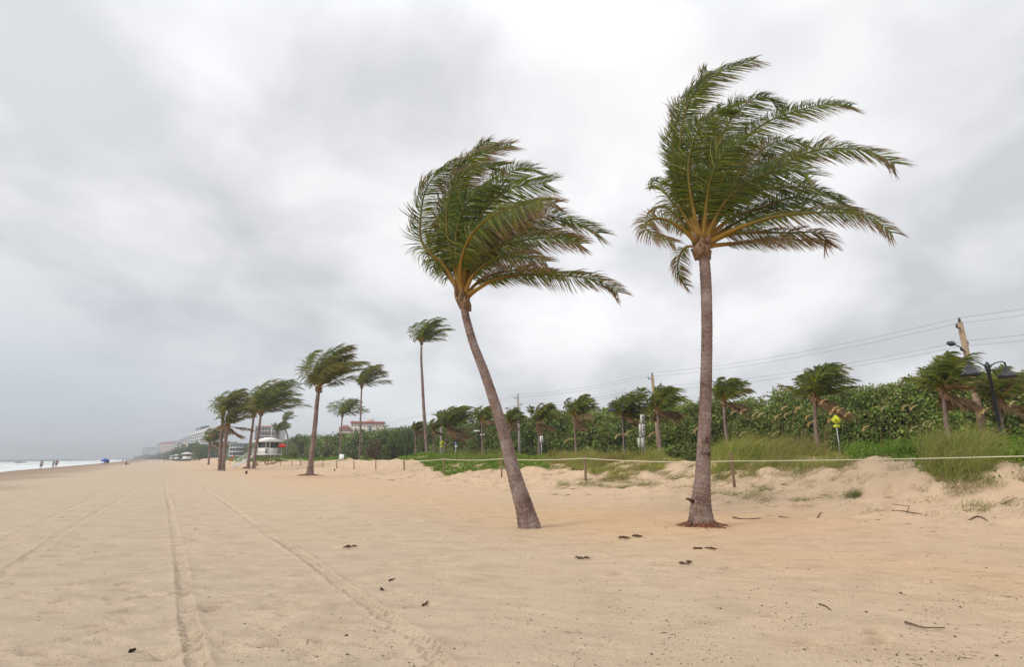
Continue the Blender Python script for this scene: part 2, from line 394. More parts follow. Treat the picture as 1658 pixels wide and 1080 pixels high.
M_greenhull = pmat('pale_green_hull', (.38, .60, .42), .4, noise=.05)

def sandmat():
    m, nt, b = newmat('beach_sand'); L = nt.links.new
    geo = nd(nt, 'ShaderNodeNewGeometry'); sp = nd(nt, 'ShaderNodeSeparateXYZ'); L(geo.outputs['Position'], sp.inputs[0])
    def noise(scale, det=4, ro=.55, sy=1.0, dist=0):
        mp = nd(nt, 'ShaderNodeMapping'); mp.inputs['Scale'].default_value = (1, sy, 1); mp.inputs['Rotation'].default_value = (0, 0, 0); L(geo.outputs['Position'], mp.inputs[0])
        n = nd(nt, 'ShaderNodeTexNoise', _i={'Scale': scale, 'Detail': float(det), 'Roughness': ro, 'Distortion': dist}); L(mp.outputs[0], n.inputs['Vector']); return n.outputs[0]
    v = mth(nt, 'ADD', mth(nt, 'MULTIPLY', sp.outputs[0], CU), mth(nt, 'MULTIPLY', sp.outputs[1], SU))
    big = noise(.22, 4); mid = noise(1.4, 5, .6, 1.6); fine = noise(60, 3, .7); grain = noise(240, 2, .7)
    vj = mth(nt, 'ADD', v, mth(nt, 'MULTIPLY', mth(nt, 'SUBTRACT', big, .5), 9.0))
    fac = mth(nt, 'DIVIDE', vj, 12.0, clamp=True)
    col = ramp(nt, fac, [(0.0, (.49, .390, .288)), (.42, (.525, .405, .285)), (.8, (.555, .392, .25)), (1.0, (.54, .395, .265))])
    # warm stained patch under the palms
    def patch(px, py, rad, c, k):
        nonlocal col
        g = ground_px(px, py); vm = nd(nt, 'ShaderNodeVectorMath', operation='DISTANCE'); L(geo.outputs['Position'], vm.inputs[0]); vm.inputs[1].default_value = g
        d = mth(nt, 'ADD', vm.outputs['Value'], mth(nt, 'MULTIPLY', mth(nt, 'SUBTRACT', mid, .5), rad * .9))
        col = mixc(nt, mth(nt, 'MULTIPLY', ramp(nt, mth(nt, 'DIVIDE', d, rad * 2), [(.1, 1.0), (.6, 0.0)], 'EASE'), k), col, c)
    patch(1000, 838, 4.5, (.59, .40, .225), .6)
    patch(1230, 845, 3.6, (.59, .385, .225), .6)
    patch(500, 774, 3.0, (.52, .35, .22), .6)
    patch(1135, 852, 1.0, (.48, .28, .17), .7)
    tint = ramp(nt, mid, [(.32, (.88, .87, .87)), (.5, (1, 1, 1)), (.68, (1.06, 1.06, 1.06))]); col = mixc(nt, 1.0, col, tint, 'MULTIPLY')
    t2 = ramp(nt, fine, [(.28, (.66, .63, .60)), (.45, (.97, .97, .97)), (.72, (1.12, 1.12, 1.13))]); col = mixc(nt, 1.0, col, t2, 'MULTIPLY')
    # wet, weed-strewn strip at the water's edge
    vw = mth(nt, 'ADD', v, mth(nt, 'MULTIPLY', mth(nt, 'SUBTRACT', noise(.09, 5, .6, .4), .5), 12.0))
    wet = ramp(nt, mth(nt, 'DIVIDE', mth(nt, 'ADD', vw, 36.0), 30.0, clamp=True), [(.0, 1.0), (.45, 1.0), (.72, .8), (.88, .5), (.98, 0.0)])
    col = mixc(nt, mth(nt, 'MULTIPLY', wet, .8), col, (.205, .135, .098))
    L(col, b.inputs['Base Color']); b.inputs['Roughness'].default_value = .95; b.inputs['Specular IOR Level'].default_value = .1
    h = mth(nt, 'ADD', mth(nt, 'MULTIPLY', noise(9, 6, .7, 1.8), .9), mth(nt, 'MULTIPLY', fine, .25)); h = mth(nt, 'ADD', h, mth(nt, 'MULTIPLY', grain, .06))
    bp = nd(nt, 'ShaderNodeBump', _i={'Strength': .85, 'Distance': .035}); L(h, bp.inputs['Height']); L(bp.outputs[0], b.inputs['Normal'])
    return m
M_sand = sandmat()

def watermat():
    m, nt, b = newmat('sea_water'); L = nt.links.new
    geo = nd(nt, 'ShaderNodeNewGeometry')
    mp = nd(nt, 'ShaderNodeMapping', vector_type='TEXTURE'); mp.inputs['Rotation'].default_value = (0, 0, math.atan2(SU, CU)); L(geo.outputs['Position'], mp.inputs[0])
    sp = nd(nt, 'ShaderNodeSeparateXYZ'); L(mp.outputs[0], sp.inputs[0])      # x = v (inland), y = u (along shore)
    m2 = nd(nt, 'ShaderNodeMapping'); m2.inputs['Scale'].default_value = (.11, .022, 1); L(mp.outputs[0], m2.inputs[0])
    n = nd(nt, 'ShaderNodeTexNoise', _i={'Scale': 1.0, 'Detail': 6.0, 'Roughness': .62, 'Distortion': .6}); L(m2.outputs[0], n.inputs['Vector'])
    v = mth(nt, 'ADD', sp.outputs[0], mth(nt, 'MULTIPLY', mth(nt, 'POWER', mth(nt, 'MAXIMUM', mth(nt, 'SUBTRACT', sp.outputs[1], 200.0), 0.0), 2.0), 2e-5))
    dist = mth(nt, 'DIVIDE', mth(nt, 'MULTIPLY', mth(nt, 'ADD', v, 27.0), -1.0), 90.0, clamp=True)
    thr = ramp(nt, dist, [(0.0, .18), (.30, .36), (.55, .52), (1.0, .70)])
    foam = mth(nt, 'MULTIPLY', mth(nt, 'SUBTRACT', n.outputs[0], thr), 12.0, clamp=True)
    ft = nd(nt, 'ShaderNodeTexNoise', _i={'Scale': .8, 'Detail': 6.0, 'Roughness': .7}); L(mp.outputs[0], ft.inputs['Vector'])
    wcol = ramp(nt, ft.outputs[0], [(.3, (.07, .115, .115)), (.7, (.14, .20, .19))])
    fcol = ramp(nt, ft.outputs[0], [(.3, (.52, .55, .54)), (.6, (.82, .84, .83))])
    L(mixc(nt, foam, wcol, fcol), b.inputs['Base Color'])
    b.inputs['Roughness'].default_value = .35
    wv = nd(nt, 'ShaderNodeTexNoise', _i={'Scale': .5, 'Detail': 6.0, 'Roughness': .6}); L(mp.outputs[0], wv.inputs['Vector'])
    bp = nd(nt, 'ShaderNodeBump', _i={'Strength': 1.0, 'Distance': .8}); L(wv.outputs[0], bp.inputs['Height']); L(bp.outputs[0], b.inputs['Normal'])
    return m
M_water = watermat()

# ------------------------------------------------------------------ ground sheet
def build_ground():
    rows = [.02, .5, 1.0, 1.5, 2.0, 2.5, 3.0]; r = 3.0
    while r < 6500:
        if r < 60: dr = min(max(.009, r * r * .00034), .17)
        elif r < 400: dr = r * .012 * (1 if r < 150 else 2)
        else: dr = r * .06
        r += dr; rows.append(r)
    r = np.array(rows)
    az = np.concatenate([np.linspace(-180, -60, 34)[:-1], np.linspace(-60, 60, 1150), np.linspace(60, 180, 34)[1:]]) * math.pi / 180
    Rr, A = np.meshgrid(r, az, indexing='ij'); X = Rr * np.sin(A); Y = Rr * np.cos(A)
    Z = ground_z(X.ravel(), Y.ravel(), True).reshape(X.shape)
    V = np.stack([X, Y, Z], -1).reshape(-1, 3); nA = len(az); nR = len(r)
    i = (np.arange(nR - 1)[:, None] * nA + np.arange(nA - 1)[None]).ravel()
    F = np.stack([i, i + 1, i + nA + 1, i + nA], -1)[:, ::-1]
    o = mesh_np('beach_sand', V, F.copy(), M_sand, smooth=True, loc=(0, 0, 0))
    tag(o, kind='structure')
build_ground()
def build_sea():
    vs = np.concatenate([np.linspace(-18, -110, 130), np.linspace(-112, -400, 60), np.geomspace(-410, -7000, 30)])
    us = np.concatenate([np.linspace(-120, 400, 300), np.geomspace(404, 6800, 60)])
    us = np.concatenate([[-6500, -2500, -900, -300], us])
    Vv, Uu = np.meshgrid(vs, us, indexing='ij'); cur = 2e-5 * np.maximum(Uu - 200, 0) ** 2
    Vv2 = Vv - np.minimum(cur, 320)
    X = Vv2 * CU - Uu * SU; Y = Vv2 * SU + Uu * CU
    amp = .42 * ss(-27, -40, Vv) * ss(-260, -60, Vv) + .10
    amp = amp * ss(1400, 500, Uu)
    ph = Vv / 11.0 * 2 * math.pi + 4.5 * fbm(Uu / 60, Vv / 30, 21, 3)
    wv = np.maximum(0, np.cos(ph)) ** 3 * (0.5 + 1.4 * ss(-.25, .3, fbm(Uu / 25, Vv / 12, 22, 2)))
    Z = -0.93 + amp * wv + .12 * fbm(Uu / 3, Vv / 3, 23, 3) * ss(-24, -34, Vv) * ss(900, 300, Uu)
    V = np.stack([X, Y, Z], -1).reshape(-1, 3); n2 = len(us)
    i = (np.arange(len(vs) - 1)[:, None] * n2 + np.arange(n2 - 1)[None]).ravel()
    F = np.stack([i, i + 1, i + n2 + 1, i + n2], -1)
    tag(mesh_np('sea', V, F, M_water, smooth=True, loc=(0, 0, 0)), kind='structure')
build_sea()
def strip_sheet(name, v0, v1, z, mat, kind='structure', us=None):
    us = np.linspace(-60, 420, 97) if us is None else us
    V = []; F = []
    for k, u in enumerate(us):
        for v in (v0, v1): V.append((v * CU - u * SU, v * SU + u * CU, z))
        if k: a = 2 * k; F.append((a - 2, a - 1, a + 1, a))
    tag(mesh_np(name, V, F, mat, loc=(0, 0, 0)), kind=kind)
strip_sheet('road', 34.5, 41.0, 1.12, M_asph)
def kerb():
    mb = MB(); A = Vector((32.8 * CU + 60 * SU, 32.8 * SU - 60 * CU, 0)); 
    c = Vector((33.4 * CU - 180 * SU, 33.4 * SU + 180 * CU, 1.02)); mb.box(c, (2.2, 480, .42), math.atan2(SU, CU))
    tag(mb.build('pavement', M_conc, loc=(c.x, c.y, .8), bevel=.02), kind='structure')
kerb()

# ------------------------------------------------------------------ palms
WIND = np.array([.90, .36, .04])
GREEN = [(.070, .115, .011), (.12, .165, .014), (.20, .21, .02), (.046, .078, .010)]
def make_frond(name, parent, pts, rng, leaf_len, n_pairs, wide=.03, wind=1.0, brown=.2, K=5, up=(0, 0, 1), droop=.35, rbase=.05, yellow=.5, roll=0.0, petiole=.16, spread=1.0):
    Q, L = catmull(pts, 28); T = nrm(np.gradient(Q, axis=0))
    upv = np.array(up, float)
    V = []; F = []; col = []
    # rachis: flattened tapering tube
    tt = np.linspace(0, 1, 28); rad = rbase * (1 - tt) ** 1.15 + .006
    rad = rad * (1 + .9 * np.exp(-(tt / .035) ** 2))
    vv, ff = tube([Vector(q) for q in Q], list(rad), 6)
    V.append(np.array([tuple(p) for p in vv])); F.append(([tuple(f) for f in ff]))
    yc = np.array([.40, .235, .04]) * (1 - .0) ; gc = np.array([.12, .14, .025]); bc = np.array([.25, .13, .045])
    cc = []
    for k in range(28):
        a = min(1, tt[k] * (1.9 - yellow)); c = yc * (1 - a) + gc * a
        if brown > .75: c = bc
        cc += [c * rng.uniform(.85, 1.12)] * 6
    col.append(np.array(cc))
    # leaflets, both sides at once
    jit = rng.uniform(.8, 1.8)
    n = n_pairs; t = petiole + (1 - petiole) * (np.arange(n) + .5) / n
    t = np.concatenate([t, t]); sd = np.concatenate([np.ones(n), -np.ones(n)])
    t = np.clip(t + rng.uniform(-.3, .3, 2 * n) / n, 0, .995)
    idx = t * 27; i0 = np.floor(idx).astype(int); fr = (idx - i0)[:, None]; i1 = np.minimum(i0 + 1, 27)
    B = Q[i0] * (1 - fr) + Q[i1] * fr; TT = nrm(T[i0] * (1 - fr) + T[i1] * fr)
    N0 = nrm(upv[None] - TT * (TT @ upv)[:, None]); S0 = nrm(np.cross(TT, N0))
    cr, sr = math.cos(roll), math.sin(roll); S1 = S0 * cr + N0 * sr; N1 = N0 * cr - S0 * sr
    tl = (t - petiole) / (1 - petiole)
    fwd = .35 + .42 * tl ** 1.5
    d0 = nrm(S1 * (sd * spread)[:, None] + TT * fwd[:, None] + N1 * .12 + rng.normal(0, .06, (2 * n, 3)) + .30 * np.stack([fbm(t * 9 + 31 * sd, t * 0 + q_, 93 + q_, 2) for q_ in range(3)], -1) * jit)
    ln = leaf_len * (np.clip(np.sin(math.pi * (.13 + .66 * tl)), 0, 1) ** .75) * rng.uniform(.82, 1.08, 2 * n)
    ln = ln * np.where(rng.random(2 * n) < .05, .5, 1)
    gust = wind * rng.uniform(.75, 1.3, 2 * n) * (1 + 1.1 * fbm(t * 11 + 7 * sd, t * 0 + jit * 40, 97, 2))
    keep_ = (fbm(t * 16 + 50 * sd, t * 0 + jit * 77, 98, 2) > -.52); ln = np.where(keep_, ln, ln * .25)
    P = np.zeros((2 * n, K, 3)); P[:, 0] = B; d = d0.copy()
    for k in range(1, K):
        s = k / (K - 1)
        d = nrm(d + (WIND[None] * gust[:, None] * (1.25 / (K - 1)) + np.array([0, 0, -1.0])[None] * droop * (1.0 / (K - 1)) * (.4 + s)) + rng.normal(0, .05, (2 * n, 3)))
        P[:, k] = P[:, k - 1] + d * (ln / (K - 1))[:, None]
    prof = np.array([.55, 1.0, .85, .5, .05]) if K == 5 else np.interp(np.linspace(0, 1, K), [0, .3, .7, 1], [.6, 1, .8, .1])
    wd = wide * .5 * prof[None] * rng.uniform(.75, 1.2, 2 * n)[:, None]
    dv = nrm(P[:, -1] - P[:, 0]); sv = nrm(np.cross(dv, N1 + rng.normal(0, .55, (2 * n, 3))))
    lv, lf = strips(P, sv, wd)
    off = len(V[0]); V.append(lv); F.append([tuple(int(a) + off for a in f) for f in lf])
    g = np.array(GREEN)[rng.integers(0, len(GREEN), 2 * n)] * rng.uniform(.8, 1.2, (2 * n, 1))
    fr_t = rng.random(); g = g * (1 - .45 * yellow * fr_t) + np.array([.15, .135, .016]) * .45 * yellow * fr_t
    br = np.array([.23, .145, .085]) * rng.uniform(.7, 1.25, (2 * n, 1))
    amt = np.clip(brown * 1.4 - .42 + rng.uniform(0, .45, 2 * n) + .7 * brown * tl, 0, 1)
    if brown > .75: amt = np.clip(amt + .5, 0, 1)
    ks = np.linspace(0, 1, K)[None]; e = np.clip((ks - (1 - amt[:, None] * 1.1)) / .22, 0, 1)
    cc = g[:, None, :] * (1 - e[..., None]) + br[:, None, :] * e[..., None]
    col.append(cc[:, :, None, :].repeat(2, 2).reshape(-1, 3))
    return mesh_np(name, np.concatenate(V), F[0] + F[1], M_frond, parent, col=np.concatenate(col), smooth=False)
def make_trunk(parent, pts, rad, dz=.05, n=16, rs=0, bump=.012):
    Q, L = catmull([tuple(p) + (r,) for p, r in zip(pts, rad)], max(6, int(sum((Vector(pts[i + 1]) - Vector(pts[i])).length for i in range(len(pts) - 1)) / dz)))
    N = len(Q); V = []; UV = []; ref = np.array([1.0, 0, 0]); s = 0
    T = nrm(np.gradient(Q[:, :3], axis=0)); F = []
    for i in range(N):
        if i: s += np.linalg.norm(Q[i, :3] - Q[i - 1, :3])
        t = T[i]; a = ref - t * (ref @ t); a /= np.linalg.norm(a); b = np.cross(t, a)
        for k in range(n):
            an = 2 * math.pi * k / n
            rr = Q[i, 3] * (1 + bump * 4 * float(fbm(np.array([s * 7.0 + rs]), np.array([k * .25]), 13, 2)[0]) + bump * 2.2 * (.4 + abs(math.sin(s * 1.7 + rs))) * math.sin(s * 2 * math.pi / .125 + 1.2 * math.sin(an + s) + 2.5 * math.sin(s * 1.3)))
            V.append(Q[i, :3] + (a * math.cos(an) + b * math.sin(an)) * rr); UV.append((k / n, s))
    for i in range(N - 1):
        for k in range(n): F.append((i * n + k, i * n + (k + 1) % n, (i + 1) * n + (k + 1) % n, (i + 1) * n + k))
    F.append(tuple(range(n - 1, -1, -1))); F.append(tuple(range((N - 1) * n, N * n)))
    return mesh_np('trunk', V, F, M_trunk, parent, uv=np.array(UV), smooth=True)
def sheath(parent, c, axis, r, rng, h=.5):
    """fibrous boot around the growing point: overlapping torn leaf bases"""
    mb = MB(); axis = Vector(axis).normalized()
    mb.tube([Vector(c) - axis * h * .45, Vector(c) - axis * h * .2, Vector(c) + axis * h * .15, Vector(c) + axis * h * .6], [r * .8, r * 1.35, r * 1.25, r * .5], 12)
    for k in range(13):
        a = k * 2.4 + rng.uniform(-.3, .3); z = -h * .45 + h * .8 * (k / 13)
        out = Vector((math.cos(a), math.sin(a), 0)); p0 = Vector(c) + axis * z + out * r * .9
        p1 = p0 + axis * h * rng.uniform(.2, .4) + out * r * rng.uniform(.2, .6); p2 = p1 + axis * h * .15 + out * r * rng.uniform(.1, .6)
        mb.tube([p0, p1, p2], [r * .5, r * .38, r * .07], 6)
    return mb.build('fibre_sheath', M_fibre, parent, smooth=True)

def hero(label, base_px, trunk_px, Yd, crown_px, scl, org, fronds, leaf_len, seed, rbase=.055):
    rng = np.random.default_rng(seed); px2m = Yd / 893.0
    pts = [W(a, b, Yd) for (a, b, w) in trunk_px]; rad = []
    for (a, b, w) in trunk_px: rad.append(w * .455 * (W(a + 1, b, Yd) - W(a, b, Yd)).length)
    bz = gz(pts[0].x, pts[0].y); root = empty('coconut_palm', (pts[0].x, pts[0].y, bz), label, 'palm tree')
    d0 = (pts[0] - pts[1]).normalized(); pts = [pts[0] + d0 * .25] + pts; rad = [rad[0] * 1.03] + rad
    make_trunk(root, pts, rad, .03, 28, seed, .010)
    top = pts[-1]; ax = (pts[-1] - pts[-2]).normalized()
    cc = W(crown_px[0], crown_px[1], Yd)
    sheath(root, cc - ax * .1, ax, rad[-1] * 1.15, rng, .62)
    for (zz, dep, brown, kw) in fronds:
        P = []
        n = len(zz)
        for k, (a, b) in enumerate(zz):
            px = org[0] + a / scl; py = org[1] + b / scl; px = crown_px[0] + (px - crown_px[0]) * .965; py = crown_px[1] + (py - crown_px[1]) * .98; s = k / (n - 1)
            P.append(W(px, py, Yd + dep * (s ** 1.2)))
        P[0] = P[0] * .5 + cc * .5
        lp = dict(wide=.025, brown=brown, K=5, rbase=rbase, up=(-.15, -1, .35) if dep <= 0 else (.15, -1, .5))
        lp.update(kw)
        ll = leaf_len * .99 * lp.pop('ll', 1.0)
        L = sum((P[i + 1] - P[i]).length for i in range(n - 1))
        make_frond('frond', root, P, rng, ll, int(L * 43), **lp)
    return root, pts, rad, rng

# leaning palm (photo traces of its fronds; z = pixels of an enlarged crop)
T1 = [(857, 853, 40), (849, 822, 33), (841, 797, 29), (829, 755, 24), (815, 700, 20.5), (800, 650, 18.5), (783, 600, 16.5), (767, 558, 15), (756, 520, 14), (750, 492, 13.5)]
F1 = [
 ([(320, 860), (250, 730), (165, 655), (122, 575), (128, 420), (160, 310), (215, 245), (310, 185)], .6, .35, dict(wind=1.5, droop=.1, ll=.85)),
 ([(325, 860), (290, 700), (245, 560), (262, 400), (330, 235), (440, 140), (520, 110), (605, 92)], 1.4, .45, dict(wind=1.4, droop=.05, ll=.9)),
 ([(332, 850), (320, 700), (290, 520), (300, 370), (350, 240), (420, 130), (490, 75)], 2.2, .3, dict(wind=1.3, droop=.05, ll=.85)),
 ([(340, 850), (370, 680), (440, 480), (520, 370), (640, 310), (795, 295)], -1.2, .15, dict(wind=1.0, ll=.95, droop=.15)),
 ([(335, 850), (335, 720), (385, 580), (470, 490), (560, 440), (660, 410), (770, 383)], -2.6, .34, dict(wind=.8, droop=.9, ll=1.0, yellow=1.0)),
 ([(350, 850), (400, 700), (500, 590), (640, 510), (790, 470), (920, 490), (1072, 556)], .8, .3, dict(wind=.9, ll=.95, yellow=.6)),
 ([(365, 860), (410, 770), (520, 695), (640, 680), (790, 705)], -1.0, .5, dict(droop=.6, ll=.65)),
 ([(385, 885), (435, 845), (520, 800), (680, 775), (860, 778), (1000, 792), (1100, 818), (1175, 868)], -.8, .45, dict(droop=.75, ll=.66, yellow=.7)),
 ([(380, 870), (430, 815), (540, 765), (690, 750), (850, 772)], .9, .15, dict(droop=.4, ll=.6)),
 ([(345, 850), (380, 640), (440, 460), (490, 340), (570, 260), (650, 215), (735, 225)], 1.8, .1, dict(wind=1.1, ll=.95, droop=.1)),
 ([(350, 850), (420, 650), (540, 560), (700, 530), (860, 560), (975, 615)], 1.8, .35, dict(wind=.9, ll=.9)),
 ([(335, 860), (300, 680), (290, 540), (330, 420), (420, 340), (520, 330)], 1.0, .2, dict(wind=1.2, ll=.9)),
 ([(345, 855), (360, 700), (430, 590), (540, 520), (640, 500)], 2.4, .2, dict(wind=.9, ll=1.0)),
 ([(335, 850), (310, 640), (330, 480), (400, 360), (500, 290)], -.8, .2, dict(wind=1.2, ll=.9)),
 ([(330, 850), (280, 640), (260, 480), (290, 330), (360, 240), (440, 205), (550, 205)], -.4, .35, dict(wind=1.3, ll=.85, droop=.1)),
 ([(345, 850), (400, 660), (480, 560), (600, 470), (720, 410), (840, 400)], .2, .5, dict(wind=.9, ll=.9)),
 ([(350, 855), (430, 700), (560, 620), (700, 590), (850, 580), (970, 605)], -.6, .45, dict(wind=.8, ll=.8, droop=.5)),
 ([(330, 860), (260, 770), (200, 700), (175, 640), (190, 560), (230, 470)], 1.6, .25, dict(wind=1.3, ll=.7)),
 ([(355, 860), (400, 740), (480, 670), (600, 640), (720, 640)], 1.6, .25, dict(wind=.9, ll=.9)),
]
root1, tp1, tr1, rng1 = hero('leaning coconut palm with a curved trunk, its fronds blown to the right', None, T1, 13.35, (749, 482), 3.1775, (640, 200), F1, .95, 11, .05)
# straight palm
T2 = [(1135.5, 842, 44), (1135, 822, 37), (1136, 800, 31.5), (1138, 765, 26), (1139.5, 720, 23), (1141, 680, 21.5), (1142.5, 640, 20.5), (1144, 580, 19.5), (1144.5, 520, 19), (1143, 460, 19), (1140, 415, 18.5)]
F2 = [
 ([(300, 800), (240, 600), (215, 430), (250, 230), (330, 130), (420, 70), (548, 27)], .3, .35, dict(wind=1.0, ll=.9, droop=.2)),
 ([(290, 800), (225, 640), (185, 480), (190, 340), (225, 240), (290, 160), (340, 75)], 1.5, .3, dict(wind=1.3, ll=.8, droop=.1)),
 ([(320, 790), (335, 620), (380, 420), (450, 290), (520, 220), (600, 190), (650, 235)], .8, .15, dict(wind=1.0, ll=1.0, droop=.15)),
 ([(330, 790), (400, 580), (480, 420), (600, 310), (780, 245), (900, 225), (990, 232)], 1.0, .35, dict(wind=.7, ll=.85)),
 ([(345, 800), (430, 680), (560, 570), (720, 470), (870, 425), (1040, 430), (1120, 455), (1190, 492)], -.8, .35, dict(wind=.7, ll=.85, yellow=.7)),
 ([(350, 800), (430, 690), (560, 615), (720, 595), (860, 610), (1010, 705)], .6, .15, dict(wind=.8, ll=.85)),
 ([(365, 840), (430, 800), (520, 765), (640, 730), (800, 712), (960, 710), (1080, 735), (1178, 800)], -1.2, .45, dict(droop=.8, ll=.68, yellow=.9)),
 ([(360, 850), (430, 810), (540, 800), (700, 800), (850, 802), (885, 850)], -.2, .6, dict(droop=1.0, ll=.75)),
 ([(360, 860), (440, 850), (560, 838), (700, 830), (860, 838)], 1.0, .4, dict(droop=.8, ll=.6)),
 ([(270, 830), (220, 780), (150, 742), (90, 738), (58, 760), (75, 800), (130, 822), (190, 842)], -.8, .5, dict(wind=.7, droop=.8, ll=.5, yellow=1.0)),
 ([(285, 800), (225, 710), (170, 650), (130, 590), (120, 570), (80, 560)], .4, .2, dict(wind=1.3, ll=.6, yellow=.8, droop=.5)),
 ([(290, 870), (250, 862), (222, 885), (205, 940), (212, 990), (240, 1035)], .6, .5, dict(wind=.9, droop=.6, ll=.5, yellow=.9, rbase=.03)),
 ([(315, 790), (300, 620), (300, 450), (340, 320), (400, 240)], 1.8, .15, dict(wind=1.2, ll=1.0)),
 ([(330, 790), (420, 600), (530, 480), (660, 390), (790, 405)], 2.4, .1, dict(wind=.9, ll=.9)),
 ([(340, 790), (420, 640), (530, 540), (650, 470), (770, 445)], 1.8, .15, dict(wind=.9, ll=.9)),
 ([(305, 800), (265, 640), (255, 480), (300, 340), (390, 260), (460, 240)], -.8, .2, dict(wind=1.1, ll=.9)),
 ([(350, 810), (440, 740), (580, 690), (740, 640), (900, 680), (1000, 700)], 1.6, .2, dict(wind=.8, ll=.75)),
 ([(325, 790), (340, 640), (370, 520), (440, 420), (520, 370)], -1.4, .25, dict(wind=1.0, ll=1.0)),
 ([(345, 800), (400, 690), (480, 600), (600, 540), (740, 520), (800, 540)], -1.0, .2, dict(wind=.8, ll=.95)),
 ([(300, 800), (230, 700), (195, 600), (185, 480), (215, 380)], 1.6, .2, dict(wind=1.4, ll=.7)),
 ([(320, 790), (320, 640), (350, 480), (400, 380)], 2.6, .1, dict(wind=1.1, ll=1.0)),
 ([(275, 810), (215, 740), (170, 700), (120, 680), (70, 705)], 1.3, .35, dict(wind=1.0, ll=.55, droop=.6)),
 ([(345, 840), (410, 790), (500, 740), (640, 690), (780, 680)], 1.8, .15, dict(wind=.8, ll=.75)),
]
root2, tp2, tr2, rng2 = hero('straight coconut palm with red roots showing at its foot, tallest in the photo', None, T2, 13.55, (1136, 398), 2.7, (1020, 80), F2, 1.0, 22, .06)
def roots(parent, c, r, n, rng, mat=M_root, L=.35, seedlen=1.0):
    mb = MB()
    for k in range(n):
        a = rng.uniform(0, 2 * math.pi); out = Vector((math.cos(a), math.sin(a), 0)); l = L * rng.uniform(.4, 1.3) * seedlen
        s = Vector((c[0], c[1], 0)) + out * r * rng.uniform(.82, .98); z0 = gz(s.x, s.y)
        pts = []
        bend = rng.uniform(-.5, .5); side = Vector((-out.y, out.x, 0))
        for q in range(5):
            t = q / 4; p = s + out * l * t + side * bend * l * t * t; zz = gz(p.x, p.y); pts.append(Vector((p.x, p.y, zz + (.085 * rng.uniform(.4, 1.3)) * (1 - t) ** 1.8 + .006 + .012 * rng.uniform(-1, 1))))
        mb.tube(pts, [.012, .012, .010, .008, .004], 5)
    return mb.build('root_mat', mat, parent, smooth=True)
roots(root2, tp2[1], .31, 120, rng2)
roots(root2, tp2[1], .31, 70, rng2, M_stick, .30)
mbk = MB()                                   # dark knot stub on the left of the trunk
kp = W(1122, 812, 13.45); mbk.tube([kp, kp + Vector((-.10, -.03, .05)), kp + Vector((-.17, -.03, .06))], [.05, .035, .02], 7)
mbk.build('branch_stub', M_husk, root2, smooth=True)
def carving():
    def stroke(pp, cy=13.35):
        P = []
        for (a, b) in pp:
            # lay the stroke on the trunk's front surface
            wx = W(a, b, 13.55); k = min(range(len(tp2)), key=lambda i: abs(tp2[i].z - wx.z)); 
            kk = min(len(tp2) - 2, max(0, k if tp2[k].z <= wx.z else k - 1)); t = (wx.z - tp2[kk].z) / (tp2[kk + 1].z - tp2[kk].z)
            c = tp2[kk].lerp(tp2[kk + 1], t); r = tr2[kk] * (1 - t) + tr2[kk + 1] * t
            dx = max(-r * .95, min(r * .95, wx.x - c.x)); P.append(Vector((c.x + dx, c.y - math.sqrt(r * r - dx * dx) - .001, wx.z)))
        mb = MB(); mb.tube(P, .0085, 5); mb.build('carved_mark', M_carve, root2)
    for s in ([(1138.0, 716), (1140.5, 709), (1141.5, 710), (1142, 718)], [(1137, 719), (1143, 718)], [(1135, 713), (1134.5, 718)],
              [(1131, 733), (1131, 738)], [(1131, 735), (1133.5, 732.5), (1134, 738)], [(1135.5, 738), (1136.5, 733), (1138, 737), (1139.5, 733), (1140.5, 738)],
              [(1142, 734), (1144.5, 733.5), (1143, 736), (1142, 738), (1144, 738)], [(1145.5, 738), (1146, 733), (1147.5, 734), (1146, 736), (1148, 738)],
              [(1133, 741), (1139, 740)], [(1141, 741), (1145, 740.5)], [(1138, 789), (1139, 791)], [(1137, 796), (1138, 797)]): stroke(s)
carving()

